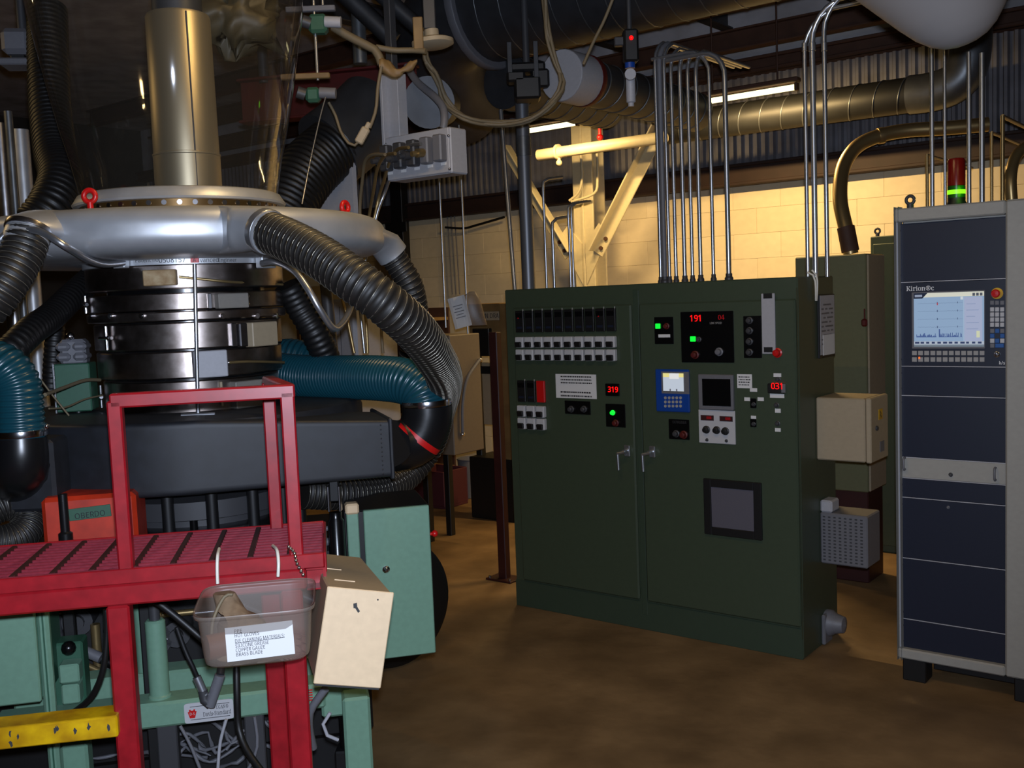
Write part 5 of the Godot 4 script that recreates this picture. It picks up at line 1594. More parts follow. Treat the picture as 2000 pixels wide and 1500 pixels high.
	pbox("housing", Vector3((ox0 + ox1) / 2, (oy + 0.98) / 2, -0.1), Vector3(ox1 - ox0, oy - 0.98, 0.2), M.orange, ob, 0.012)
	for ftx in [ox0 + 0.02, ox1 - 0.02]: pbox("housing_foot", Vector3(ftx, 0.49, -0.16), Vector3(0.035, 0.98, 0.035), M.black, ob, 0.004)
	var gp := Sh.new()
	var g0 := on(ob, 176, 1001, 0.0)
	var gturn := Basis(Vector3.BACK, deg_to_rad(3.0))
	gp.x = Transform3D(gturn, g0)
	gp.box(Vector3(0, 0, 0.002), Vector3(0.118, 0.036, 0.004), 0.001)
	gp.box(Vector3(0, 0.0125, 0.0045), Vector3(0.118, 0.002, 0.001))
	var gpl := put("green_plate", gp, M.green_dark, ob, "green lettered plate")
	words("lettering", "OBERDO", 0.016, g0 + Vector3(0, -0.006, 0.005), M.ink, gpl, null, gturn)
	var js := thing("jack_screw", "black threaded jack pillar in front of the orange housing", "jack", Vector3.ZERO)
	s2 = Sh.new()
	var jt := at(122, 965, 2.93)
	s2.lathe([R2(0, jt.y), R2(0.013, jt.y), R2(0.013, jt.y - 0.11), R2(0.02, jt.y - 0.115), R2(0.02, jt.y - 0.15), R2(0.018, 0.95), R2(0, 0.95)], 16, Vector3(jt.x, 0, jt.z))
	put("pillar", s2, M.elbow, js)
	# left, beside the die: casting over a dark green box
	var cs := thing("actuator", "dark green box with a grey finned casting on top, left of the die", "actuator", at(150, 755, 3.55), 10.0)
	pbox("green_case", Vector3.ZERO, Vector3(0.115, 0.165, 0.11), M.green_dark, cs, 0.004)
	for i in 4: pbox("casting_lobe", Vector3([-0.028, 0.026, -0.028, 0.026][i], [0.105, 0.105, 0.14, 0.14][i], 0.0), Vector3(0.046, 0.028, 0.09), M.midgrey, cs, 0.01)
	pbox("casting", Vector3(0, 0.12, -0.01), Vector3(0.085, 0.09, 0.07), M.midgrey, cs, 0.01)
	pbox("side_plate", Vector3(-0.058, 0.0, 0.0), Vector3(0.006, 0.17, 0.12), M.galv, cs, 0.001)
	s2 = Sh.new()
	s2.ball(Vector3(-0.005, 0.175, 0.02), 0.016, 10)
	put("bolt_head", s2, M.chrome, cs)
	s2 = Sh.new()
	s2.rod(Vector3(0, -0.08, 0), Vector3(0, -0.13, 0), 0.03, 14)
	put("stem", s2, M.blackgloss, cs)
	prod("support_arm", Vector3(0, -0.12, -0.02), Vector3(0.1, -0.14, -0.1), 0.014, M.darkgrey, cs)
	# light green enclosure at the right of the frame
	var ec := at(780, 1140, 3.4)
	var ge := thing("green_enclosure", "pale green steel enclosure beside the cream box, with a silver latch", "enclosure", Vector3(ec.x, 0, ec.z), 14.0)
	var ex0 := on(ge, 717, 1140, 0.0).x
	var ex1 := on(ge, 845, 1140, 0.0).x
	var ey1 := on(ge, 777, 992, 0.0).y
	var ey0 := on(ge, 786, 1283, 0.0).y
	pbox("door", Vector3((ex0 + ex1) / 2, (ey0 + ey1) / 2, -0.01), Vector3(ex1 - ex0, ey1 - ey0, 0.02), M.green, ge, 0.003)
	pbox("body", Vector3((ex0 + ex1) / 2 - 0.02, (ey0 + ey1) / 2 + 0.004, -0.17), Vector3(ex1 - ex0 + 0.05, ey1 - ey0 - 0.01, 0.3), M.black, ge, 0.006)
	var sx0 := on(ge, 684, 1140, 0.0).x
	var sx1 := on(ge, 707, 1140, 0.0).x
	pbox("side_post", Vector3((sx0 + sx1) / 2, (ey1) / 2 + 0.003, -0.02), Vector3(sx1 - sx0, ey1 + 0.006, 0.04), M.green, ge, 0.003)
	pbox("post_side", Vector3(sx0 - 0.003, ey1 / 2 + 0.1, -0.12), Vector3(0.006, ey1 - 0.2, 0.2), M.black, ge, 0.002)
	pbox("post_cap", Vector3((sx0 + sx1) / 2, ey1 + 0.01, -0.018), Vector3(sx1 - sx0 + 0.006, 0.036, 0.05), M.beige, ge, 0.006, "cream plastic cap")
	knob("latch", ge, ge, 754, 1112, 0.0, 0.011, M.chrome, "silver latch")
	var rk := Sh.new()
	rk.ball(Vector3(ex1 + 0.02, on(ge, 848, 1046, 0.0).y, -0.03), 0.012, 10)
	rk.rod(Vector3(ex1 - 0.01, on(ge, 848, 1046, 0.0).y, -0.03), Vector3(ex1 + 0.02, on(ge, 848, 1046, 0.0).y, -0.03), 0.006, 8)
	put("red_knob", rk, M.redplastic, ge)
	# fat black wheel behind the enclosure
	var wc := on_y(776, 1300, 0.0)
	var wn := thing("rubber_wheel", "big black rubber wheel standing behind the pale green enclosure", "wheel", Vector3(wc.x - 0.0, 0.315, wc.z), 42.0)
	var ws := Sh.new()
	ws.x = Transform3D(Basis(Vector3.RIGHT, PI / 2), Vector3.ZERO)
	ws.lathe([R2(0.17, -0.05), R2(0.27, -0.055), R2(0.305, -0.04), R2(0.315, -0.015), R2(0.315, 0.015), R2(0.305, 0.04), R2(0.27, 0.055), R2(0.17, 0.05), R2(0.17, -0.05)], 48)
	put("tyre", ws, M.rubber, wn)
	ws = Sh.new()
	ws.x = Transform3D(Basis(Vector3.RIGHT, PI / 2), Vector3.ZERO)
	ws.lathe([R2(0, -0.045), R2(0.05, -0.045), R2(0.06, -0.02), R2(0.172, -0.03), R2(0.172, 0.03), R2(0.06, 0.02), R2(0.05, 0.045), R2(0, 0.045)], 32)
	put("hub", ws, M.tan, wn)
	# black hydraulic cylinder
	var hc := thing("hydraulic_cylinder", "black upright cylinder with a forked top left of the green enclosure", "cylinder", Vector3.ZERO)
	var h0 := at(655, 1000, 3.3)
	ws = Sh.new()
	ws.lathe([R2(0, 0.3), R2(0.027, 0.3), R2(0.027, h0.y - 0.03), R2(0.02, h0.y - 0.02), R2(0.02, h0.y), R2(0, h0.y)], 20, Vector3(h0.x, 0, h0.z))
	put("barrel", ws, M.blackgloss, hc)
	ws = Sh.new()
	for s in [-1, 1]: ws.box(Vector3(h0.x + s * 0.018, h0.y + 0.045, h0.z), Vector3(0.007, 0.085, 0.03), 0.002)
	put("fork", ws, M.steel, hc)
	ws = Sh.new()
	ws.box(Vector3(h0.x, h0.y + 0.07, h0.z - 0.005), Vector3(0.03, 0.07, 0.02), 0.003)
	put("clevis", ws, M.black, hc)
	pbox("cylinder_foot", Vector3(h0.x, 0.15, h0.z), Vector3(0.08, 0.3, 0.08), M.black, hc, 0.005)
	# loose leads under the platform
	var leads := [
		["black rubber hose crossing from the leg to behind the plastic bin", [[268, 1166, 2.75], [300, 1172, 2.75], [345, 1205, 2.75], [400, 1252, 2.75]], 0.0105, M.rubber],
		["grey black hose arching down beside the left red leg", [[207, 1190, 2.8], [209, 1240, 2.8], [201, 1310, 2.8], [178, 1362, 2.82], [140, 1394, 2.85]], 0.009, M.rubber],
		["black hose hanging over the green beam right of its plate", [[462, 1300, 2.9], [463, 1360, 2.88], [466, 1420, 2.88], [482, 1465, 2.85], [515, 1512, 2.8]], 0.0105, M.rubber],
		["braided hose slanting down to the plate's left top edge", [[345, 1225, 2.9], [362, 1272, 2.9], [380, 1310, 2.9], [396, 1352, 2.92]], 0.0075, M.black],
		["thin grey cable below the beam, leftmost of three", [[352, 1418, 2.95], [372, 1455, 2.95], [392, 1505, 2.95]], 0.005, M.midgrey],
		["thin grey cable below the beam, middle of three", [[442, 1405, 2.95], [430, 1450, 2.95], [425, 1510, 2.95]], 0.005, M.lightgrey],
		["thin grey cable below the beam, rightmost of three", [[497, 1400, 2.95], [503, 1450, 2.95], [495, 1482, 2.95], [480, 1510, 2.95]], 0.005, M.midgrey],
		["grey hose hanging behind the right red leg", [[636, 1345, 2.7], [608, 1385, 2.72], [604, 1420, 2.75], [612, 1460, 2.8]], 0.011, M.midgrey],
		["pale plastic tube curling below the cream box", [[645, 1392, 2.7], [632, 1410, 2.7], [634, 1432, 2.7], [660, 1445, 2.72]], 0.005, M.lightgrey]]
	for q in leads:
		one("hose_line", cord(pix(q[1]), q[2], 8), q[3], q[0], "hose")
	var wr := thing("wrapped_nozzle", "two foil wrapped pipe ends meeting above the maker's plate", "pipe", Vector3.ZERO)
	put("wrap", cord(pix([[384, 1322, 2.9], [400, 1358, 2.9]]), 0.0125, 12), M.galv, wr)
	put("wrap", cord(pix([[430, 1318, 2.9], [420, 1348, 2.9], [410, 1378, 2.9]]), 0.0155, 12), M.midgrey, wr)
	put("bend", cord(pix([[396, 1348, 2.9], [402, 1374, 2.9], [412, 1376, 2.9]]), 0.014, 12), M.darkgrey, wr)
	put("feed_pipe", cord(pix([[430, 1318, 2.9], [436, 1270, 2.95], [440, 1220, 3.05]]), 0.012, 10), M.darkgrey, wr)

# ---------------------------------------------------------------- behind, between machine and cabinet
func back_corner() -> void:
	var c := on_v(888, 890, 5.4)
	var o := thing("beige_enclosure", "beige sheet metal enclosure behind the teal hose, with a grey cord on its side", "enclosure", Vector3(c.x, 0, c.z), -TH)
	var yb := c.y
	var yt := on_v(888, 655, 5.4).y
	var wl := 0.36
	var dr := on_side(o, 942, 780, 0.0)
	var d := clampf(-dr.z, 0.2, 0.7)
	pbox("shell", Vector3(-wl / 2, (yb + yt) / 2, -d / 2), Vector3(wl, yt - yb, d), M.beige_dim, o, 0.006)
	pbox("leg", Vector3(-wl + 0.04, yb / 2, -0.05), Vector3(0.05, yb, 0.05), M.black, o, 0.003)
	pbox("leg", Vector3(-wl + 0.04, yb / 2, -d + 0.05), Vector3(0.05, yb, 0.05), M.black, o, 0.003)
	var sp := PackedVector3Array()
	for q in [[938, 702], [930, 712], [912, 742], [904, 790], [904, 845]]: sp.append(o.transform * on_side(o, q[0], q[1], 0.025))
	one("flexible_conduit", cord(sp, 0.012, 10), M.midgrey, "grey cord curving down the beige enclosure's side", "conduit")
	var cf := Sh.new()
	for q in [[938, 703], [904, 848]]: cf.ball(o.transform * on_side(o, q[0], q[1], 0.015), 0.018, 8)
	put("fitting", cf, M.chrome, get_node("flexible_conduit_002"))
	# waste bin below
	var wb := on_y(921, 966, 0.0)
	wb = on_y(922, 970, 0.0)
	var b := thing("waste_bin", "small translucent grey waste bin standing under the beige enclosure", "bin", wb)
	var s := Sh.new()
	s.lathe([R2(0, 0.004), R2(0.1, 0.004), R2(0.118, 0.34), R2(0.124, 0.345), R2(0.124, 0.352), R2(0.114, 0.35), R2(0.097, 0.012), R2(0, 0.012)], 28)
	put("bucket", s, M.midgrey, b)
	# red post on the floor
	var p := on_y(986, 1131, 0.0)
	var pt := thing("red_post", "slim dark red steel post bolted to the floor left of the green cabinet", "post", p, -TH)
	var ph := at(976, 648, -p.z).y
	pbox("shaft", Vector3(0, ph / 2, 0), Vector3(0.062, ph, 0.05), M.maroon, pt, 0.004)
	pbox("base_plate", Vector3(0, 0.006, 0), Vector3(0.2, 0.012, 0.14), M.maroon, pt, 0.003)
	for q in [Vector2(-0.08, -0.05), Vector2(0.08, -0.05), Vector2(-0.08, 0.05), Vector2(0.08, 0.05)]:
		s = Sh.new()
		s.rod(Vector3(q.x, 0.01, q.y), Vector3(q.x, 0.024, q.y), 0.009, 6)
		put("anchor_bolt", s, M.steel, pt)
	# yellow framed machine
	var yc := on_v(965, 600, 6.3)
	var ym := thing("yellow_machine", "dull yellow machine frame with a lettered panel, behind the red post", "machine", Vector3(yc.x, 0, yc.z), -TH)
	var f := func(x: float, y: float) -> Vector3: return on(ym, x, y, 0.0)
	var x0: float = f.call(915, 620).x
	var x1: float = f.call(1002, 620).x
	var y1: float = f.call(960, 592).y
	var y0: float = f.call(960, 650).y
	pbox("top_panel", Vector3((x0 + x1) / 2, (y0 + y1) / 2, -0.02), Vector3(x1 - x0, y1 - y0, 0.04), M.tan, ym, 0.004)
	var sg := pbox("sign_panel", Vector3(f.call(956, 617).x, f.call(956, 617).y, 0.004), Vector3(0.2, 0.07, 0.008), M.beige_dull, ym, 0.002)
	words("lettering", "DOWN DRAFT", 0.035, Vector3(f.call(956, 617).x, f.call(956, 617).y, 0.009), M.darkgrey, sg)
	pbox("side_post", Vector3(x1 - 0.04, y1 / 2, 0.02), Vector3(0.1, y1, 0.08), M.tan, ym, 0.006)
	pbox("side_post", Vector3(x0 + 0.03, y1 / 2, -0.05), Vector3(0.06, y1, 0.06), M.black, ym, 0.006)
	pbox("dark_housing", Vector3(f.call(945, 668).x, f.call(945, 668).y, -0.04), Vector3(0.17, 0.22, 0.16), M.black, ym, 0.006)
	pbox("lower_panel", Vector3(f.call(950, 770).x, f.call(950, 770).y, -0.05), Vector3(0.13, 0.5, 0.04), M.beige_dull, ym, 0.004)
	pbox("rail", Vector3(f.call(950, 723).x, f.call(950, 723).y, -0.02), Vector3(0.16, 0.06, 0.04), M.black, ym, 0.004)
	pbox("base", Vector3((x0 + x1) / 2, 0.25, -0.08), Vector3(x1 - x0, 0.5, 0.3), M.black, ym, 0.006)
	# hanging paper
	var hp := thing("hanging_notice", "creased white paper notice in a plastic bag, hanging on a thin conduit", "notice", at(898, 608, 6.9))
	s = Sh.new()
	s.x = Transform3D(Basis(Vector3.BACK, deg_to_rad(13)) * Basis(Vector3.UP, deg_to_rad(-10)), Vector3.ZERO)
	var lp := []
	for i in 7: lp.append(Vector3(-0.06 + i * 0.02, 0, 0.01 * sin(i * 1.1)))
	for i in 6:
		s.quad(lp[i] + Vector3(0, -0.11, 0.012), lp[i + 1] + Vector3(0, -0.11, 0.012), lp[i + 1] + Vector3(0, 0.1, 0), lp[i] + Vector3(0, 0.1, 0), Vector3.BACK)
		s.quad(lp[i] + Vector3(0, -0.11, 0.011), lp[i + 1] + Vector3(0, -0.11, 0.011), lp[i + 1] + Vector3(0, 0.1, -0.001), lp[i] + Vector3(0, 0.1, -0.001), Vector3.FORWARD)
	put("sheet", s, M.paper, hp)
	var tx := Sh.new()
	tx.x = s.x
	for i in 5: tx.box(Vector3(0.0, 0.04 - i * 0.02, 0.017), Vector3(0.07 - (i % 2) * 0.02, 0.005, 0.001))
	put("print", tx, M.midgrey, hp)
	s = Sh.new()
	loft(s, [loop(Vector3(0.09, 0.13, -0.03), Vector3.RIGHT, Vector3.BACK, 0.02, 0.01, 1.0, 16), loop(Vector3(0.07, 0.08, -0.03), Vector3.RIGHT, Vector3.BACK, 0.07, 0.03, 0.9, 16), loop(Vector3(0.09, -0.04, -0.03), Vector3.RIGHT, Vector3.BACK, 0.075, 0.03, 0.8, 16), loop(Vector3(0.12, -0.1, -0.03), Vector3.RIGHT, Vector3.BACK, 0.06, 0.02, 0.8, 16)], true, true)
	put("plastic_bag", s, M.bin, hp)
	# dark steel post on the wall, pink crate, grey cabinet behind the ring
	var dpst := thing("dark_column", "black steel column against the block wall left of the hanging notice", "column", uvy(-7.35, 0, 7.66), -TH)
	pbox("shaft", Vector3(0, 1.5, 0), Vector3(0.16, 3.0, 0.1), M.black, dpst, 0.004)
	pbox("cap_plate", Vector3(0, 2.52, 0.06), Vector3(0.3, 0.1, 0.02), M.black, dpst, 0.003)
	var gc := thing("grey_cabinet", "light grey cabinet seen through the gap between hoses behind the die", "cabinet", Vector3.ZERO, -TH)
	var gp := on_v(664, 620, 4.6)
	gc.position = Vector3(gp.x, 0, gp.z)
	pbox("body", Vector3(0, 0.9, -0.2), Vector3(0.27, 1.8, 0.4), M.lightgrey, gc, 0.02)
	pbox("door_seam", Vector3(0.0, 0.95, 0.001), Vector3(0.004, 1.6, 0.004), M.midgrey, gc)
	var tb := thing("tan_rack", "dim tan shelving unit behind the grey cabinet and hoses", "shelving", Vector3.ZERO, -TH)
	gp = on_v(700, 640, 6.6)
	tb.position = Vector3(gp.x, 0, gp.z)
	for i in 4: pbox("shelf", Vector3(0, 0.25 + i * 0.45, -0.15), Vector3(1.6, 0.03, 0.4), M.tan, tb, 0.004)
	for x in [-0.78, -0.2, 0.35, 0.78]: pbox("upright", Vector3(x, 0.85, 0.03), Vector3(0.05, 1.7, 0.05), M.tan, tb, 0.004)
	pbox("back_sheet", Vector3(0, 0.85, -0.36), Vector3(1.6, 1.7, 0.02), M.brown, tb, 0.003)
	for q in [[-0.45, 1.28, M.reddark], [0.05, 1.25, M.green_dark], [0.55, 1.3, M.brown], [0.1, 0.8, M.reddark]]:
		pbox("carton", Vector3(q[0], q[1], -0.1), Vector3(0.3, 0.2, 0.25), q[2], tb, 0.006)
	var pk := thing("pink_crate", "faded red crate on the floor below the beige enclosure", "crate", on_y(862, 985, 0.0), -TH)
	var pm := mat(Color(0.3, 0.12, 0.15), 0.6)
	for q in [[0, 0.17, 0.15, 0.36, 0.3, 0.012], [0, 0.17, -0.15, 0.36, 0.3, 0.012]]: pbox("crate_wall", Vector3(q[0], q[1], q[2]), Vector3(q[3], q[4], q[5]), pm, pk, 0.004)
	for sx in [-0.174, 0.174]: pbox("crate_wall", Vector3(sx, 0.17, 0), Vector3(0.012, 0.3, 0.29), pm, pk, 0.004)
	pbox("crate_floor", Vector3(0, 0.012, 0), Vector3(0.36, 0.024, 0.3), pm, pk, 0.004)
	# tilted grey sheet behind the ring
	var gs := thing("grey_guard", "pale grey sheet metal guard leaning behind the air ring", "guard", at(655, 420, 5.2), -TH)
	var gh := Sh.new()
	gh.prism(PackedVector2Array([Vector2(-0.25, -0.35), Vector2(0.15, -0.35), Vector2(0.15, 0.27), Vector2(0.07, 0.24), Vector2(-0.22, -0.02)]), -0.015, 0.015)
	put("sheet", gh, M.lightgrey, gs)
	prod("stay", Vector3(-0.1, -0.34, 0), Vector3(-0.1, -2.0, -0.1), 0.03, M.darkgrey, gs)

# ---------------------------------------------------------------- right, behind the cabinets
func right_corner() -> void:
	var c := on_v(1630, 700, 5.9)
	var o := thing("olive_cabinet", "dull olive cabinet behind the green cabinet, with a yellowed conduit on top", "cabinet", Vector3(c.x, 0, c.z), -TH)
	var x0 := on(o, 1556, 700).x
	var x1 := on(o, 1693, 700).x
	var y1 := on(o, 1640, 498).y
	pbox("body", Vector3((x0 + x1) / 2, (y1 + 0.55) / 2, -0.15), Vector3(x1 - x0, y1 - 0.55, 0.3), M.olive, o, 0.006)
	pbox("side_cover", Vector3(x1 + 0.006, (y1 + 0.55) / 2, -0.15), Vector3(0.012, y1 - 0.56, 0.28), M.beige_dull, o, 0.004)
	pbox("base", Vector3((x0 + x1) / 2, 0.275, -0.16), Vector3((x1 - x0) * 0.95, 0.55, 0.26), M.maroon, o, 0.006)
	var lk := Sh.new()
	var lp := on(o, 1690, 630, 0.0)
	lk.box(lp + Vector3(0, 0, 0.015), Vector3(0.035, 0.045, 0.02), 0.01)
	lk.box(lp + Vector3(0, 0.05, 0.01), Vector3(0.008, 0.06, 0.008), 0.002)
	put("padlock_tag", lk, M.reddark, o, "red lock out tag")
	var wb := thing("white_box", "little white box beside the olive cabinet, behind the beige box", "box", on_v(1690, 800, 5.75), -TH)
	pbox("case", Vector3(0, 0, -0.04), Vector3(0.12, 0.17, 0.08), M.lightgrey, wb, 0.006)
	prod("bracket", Vector3(-0.04, -0.08, -0.06), Vector3(-0.04, -0.08, -0.2), 0.015, M.darkgrey, wb)
	var f := on_y(1706, 1076, 0.0)
	var gr := thing("green_locker", "slim tall green locker edge showing left of the grey rack", "locker", f, -TH)
	var h := at(1706, 462, -f.z).y
	pbox("body", Vector3(0.35, h / 2, -0.2), Vector3(0.7, h, 0.4), M.cab, gr, 0.006)
	pbox("door", Vector3(0.35, h / 2, 0.008), Vector3(0.66, h - 0.1, 0.016), M.cab, gr, 0.004)
	var ey := Sh.new()
	ey.ring(Vector3(0.03, h + 0.035, -0.05), 0.016, 0.007, 16, 8)
	ey.rod(Vector3(0.03, h, -0.05), Vector3(0.03, h + 0.02, -0.05), 0.012, 10)
	put("eye_bolt", ey, M.darkgrey, gr)
	# the fat yellowed conduit that bends into the olive cabinet
	var yc := thing("bent_conduit", "fat yellowed steel conduit bending down into the olive cabinet", "conduit", Vector3.ZERO)
	var d := 6.75
	var p := PackedVector3Array([on_v(1662, 496, 6.05), on_v(1653, 450, 6.05), on_v(1641, 390, 6.1), on_v(1646, 330, 6.2), on_v(1672, 288, 6.3), on_v(1715, 266, 6.4), on_v(1770, 255, 6.5), on_v(1850, 250, 6.6), on_v(1930, 243, 6.7)])
	put("pipe", cord(p, 0.043, 20, 0.03), M.brass, yc)
	band("coupling", p[0].lerp(p[1], 0.1), p[0].lerp(p[1], 1.15), 0.051, M.brown, yc)
	band("coupling", p[5], p[5].lerp(p[6], 0.2), 0.049, M.brass, yc)
	var v2 := thing("bent_conduit", "short brass coloured conduit bend above the rack's right end", "conduit", Vector3.ZERO)
	put("pipe", cord(PackedVector3Array([on_v(1976, 390, 5.6), on_v(1974, 350, 5.6), on_v(1980, 315, 5.65), on_v(1996, 292, 5.7), on_v(2030, 275, 5.8)]), 0.028, 16, 0.03), M.brass, v2)

# ---------------------------------------------------------------- steel conduits
func nth(i: int) -> String:
	return ["leftmost", "second", "third", "fourth", "fifth", "sixth", "seventh", "eighth", "ninth", "tenth"][i]

func conduits() -> void:
	var row := [[1291, 78, 7], [1299, 80, 10], [1308, 80, 7], [1321, 90, 7], [1338, 95, 8], [1353, 95, 7], [1369, 95, 8], [1394, 95, 7], [1424, 98, 10]]
	for i in row.size():
		var q: Array = row[i]
		var v := 4.72
		var b := on_v(q[0], 550, v)
		var t := on_v(q[0] - 15, q[1], v).y
		b.y = 1.805
		var r: float = q[2] * 0.5 * (-b.z) / 2000.0
		var p := PackedVector3Array()
		var n := 8
		for k in n + 1: p.append(Vector3(b.x, lerpf(b.y, t - 0.12, k / float(n)), b.z))
		var way := -U if i > 6 else V
		for a in [20.0, 45.0, 70.0, 90.0]:
			p.append(Vector3(b.x, t - 0.12, b.z) + Vector3.UP * 0.12 * sin(deg_to_rad(a)) + way * 0.12 * (1.0 - cos(deg_to_rad(a))))
		p.append(p[p.size() - 1] + way * (0.2 if i > 6 else 0.5))
		var o := thing("conduit", "%s steel conduit from the left in the row on the green cabinet" % nth(i), "conduit", Vector3.ZERO, 0, "conduits rising from the green cabinet")
		put("pipe", cord(p, r, 12, 0.04), M.galv if i != 1 else M.midgrey, o)
		var s := Sh.new()
		s.lathe([R2(r, 0.0), R2(r * 1.7, 0.0), R2(r * 1.7, 0.014), R2(r * 1.3, 0.02), R2(r * 1.3, 0.035), R2(r, 0.035)], 12, Vector3(b.x, b.y + 0.003, b.z))
		put("locknut", s, M.darkgrey, o)
	var names3 := ["left", "middle", "right"]
	var row2 := [[1578, 8, 90], [1593, 11, 70], [1616, 9, 52]]
	for i in 3:
		var q: Array = row2[i]
		var b := on_v(q[0], 538, 4.76)
		var t := on_v(q[0] - 8, q[2] - 62, 4.76).y
		b.y = 1.805
		var r: float = q[1] * 0.5 * (-b.z) / 2000.0
		var p := PackedVector3Array()
		for k in 9: p.append(Vector3(b.x, lerpf(b.y, t - 0.17, k / 8.0), b.z))
		for a in [20.0, 45.0, 70.0, 90.0]:
			p.append(Vector3(b.x, t - 0.17, b.z) + Vector3.UP * 0.17 * sin(deg_to_rad(a)) + U * 0.17 * (1.0 - cos(deg_to_rad(a))))
		p.append(p[p.size() - 1] + U * 0.9)
		var o := thing("conduit", "%s of three steel conduits at the green cabinet's right corner" % names3[i], "conduit", Vector3.ZERO, 0, "three conduits at the cabinet's right corner")
		put("pipe", cord(p, r, 12, 0.04), M.galv, o)
		var s := Sh.new()
		var cy: float = on_v(q[0] - 8, 92, 4.76).y
		s.lathe([R2(r, cy - 0.02), R2(r * 1.25, cy - 0.018), R2(r * 1.25, cy + 0.018), R2(r, cy + 0.02)], 12, Vector3(b.x, 0, b.z))
		put("coupling", s, M.galv, o)
	# behind the rack
	var row3 := [[1821, 8, 84, 0], [1846, 6, 96, 0], [1893, 8, 102, 0], [1918, 10, 104, 0], [1811, 6, 302, 1], [1937, 6, 258, 1], [1958, 8, 226, 1]]
	for i in row3.size():
		var q: Array = row3[i]
		var v := 5.25 if q[3] == 0 else 5.6
		var b := on_v(q[0], 392, v)
		var t := on_v(q[0] - 4, q[2], v).y
		var s := Sh.new()
		s.rod(Vector3(b.x, 0, b.z), Vector3(b.x, t, b.z), q[1] * 0.5 * (-b.z) / 2000.0, 12)
		if q[3] == 0:
			one("conduit", s, M.galv, "%s of four grey conduits rising behind the rack to the hopper" % ["leftmost", "second", "third", "rightmost"][i], "conduit", "conduits behind the rack")
		else:
			s.rod(Vector3(b.x, t - 0.004, b.z), Vector3(b.x, t - 0.004, b.z) + V * 0.9, q[1] * 0.5 * (-b.z) / 2000.0, 12)
			one("conduit", s, M.brass, "%s yellowish thin pipe behind the rack top" % ["left", "middle", "right"][i - 4], "conduit", "yellowish pipes behind the rack")
	# left end of the green cabinet
	var lt := thing("conduit", "thin bright conduit leaning beside the grey standpipe", "conduit", Vector3.ZERO)
	prod("pipe", at(978, 215, 5.95), at(1006, 568, 5.78), 0.0125, M.galv, lt, 12)
	var b2 := on_v(1033, 560, 4.78)
	b2.y = 1.805
	var t2 := on_v(1023, 190, 4.78).y
	var sp := thing("standpipe", "thick grey standpipe rising from the green cabinet's left end", "pipe", Vector3.ZERO)
	prod("pipe", b2, Vector3(b2.x, t2, b2.z), 0.039, mat(Color(0.42, 0.43, 0.45), 0.42, 0.6), sp, 24)
	band("coupling", Vector3(b2.x, t2 - 0.33, b2.z), Vector3(b2.x, t2 - 0.22, b2.z), 0.043, M.duct, sp)
	var row4 := [[1068, 350, 6, "conduit just right of the grey standpipe"], [1083, 428, 7, "short conduit with a bent top near the V brace"], [1115, 398, 5, "left of two thin conduits before the cream column"], [1121, 398, 5, "right of two thin conduits before the cream column"]]
	for q in row4:
		var b := on_v(q[0], 556, 4.8)
		b.y = 1.805
		var t := on_v(q[0] - 5, q[1], 4.8).y
		var p := PackedVector3Array([b, b.lerp(Vector3(b.x, t, b.z), 0.33), b.lerp(Vector3(b.x, t, b.z), 0.66), Vector3(b.x, t - 0.03, b.z), Vector3(b.x, t, b.z) + V * 0.02 + U * 0.01, Vector3(b.x, t + 0.02, b.z) + V * 0.15 + U * 0.03])
		one("conduit", cord(p, q[2] * 0.5 * 5.6 / 2000.0, 10, 0.04), M.galv, "thin steel " + q[3], "conduit")
	for q in [[865, 345, 871, 640, 6.8, 4, "left thin conduit hanging below the grey junction box"], [909, 335, 914, 652, 6.95, 4, "right thin conduit dropping onto the beige enclosure"]]:
		var s := Sh.new()
		var b := at(q[2], q[3], q[4])
		var t := at(q[0], q[1], q[4])
		s.rod(Vector3(b.x, b.y, b.z), Vector3(b.x, 3.6, b.z), q[5] * 0.5 * q[4] / 2000.0, 10)
		one("conduit", s, M.galv, q[6], "conduit")
	for i in 3:
		var q := 880 + i * 7
		one("wall_cable", cord(PackedVector3Array([on_v(q - 8, 400, 7.72), on_v(q - 2, 480, 7.72), on_v(q + 4, 575, 7.72)]), 0.007, 6), M.midgrey, "%s of three thin cables on the block wall above the notice" % names3[i], "cable", "cables on the block wall")
	one("wall_cable", cord(PackedVector3Array([on_v(870, 444, 7.7), on_v(905, 446, 7.7), on_v(930, 440, 7.7), on_v(985, 424, 7.7)]), 0.012, 6), M.black, "dark cable along the top of the block wall", "cable")
	for q in [["curved cable draping left across the cream column", [[1134, 300], [1137, 345], [1130, 375], [1112, 392]]], ["curved cable draping right across the cream column", [[1166, 300], [1167, 350], [1160, 378], [1116, 394]]]]:
		var p := PackedVector3Array()
		for k in q[1]: p.append(on_v(k[0], k[1], 7.28))
		one("drape_cable", cord(p, 0.011, 8), M.cream, q[0], "cable")
	# cream pipe along the wall
	var s5 := thing("cream_pipe", "cream painted pipe running along the wall above the V brace", "pipe", Vector3.ZERO)
	prod("pipe", on_v(1052, 303, 6.9), on_v(1300, 268, 6.9), 0.045, M.cream, s5, 20)
	band("flange", on_v(1088, 297, 6.9), on_v(1092, 296.5, 6.9), 0.062, M.cream, s5)
	for q in [[1092, 318, M.cream], [1172, 268, M.redplastic]]:
		var hs := Sh.new()
		var hp := on_v(q[0], q[1], 6.9)
		hs.ball(hp, 0.026, 10)
		hs.rod(hp, hp + Vector3.UP * 0.09, 0.014, 8)
		put("sprinkler", hs, q[2], s5)

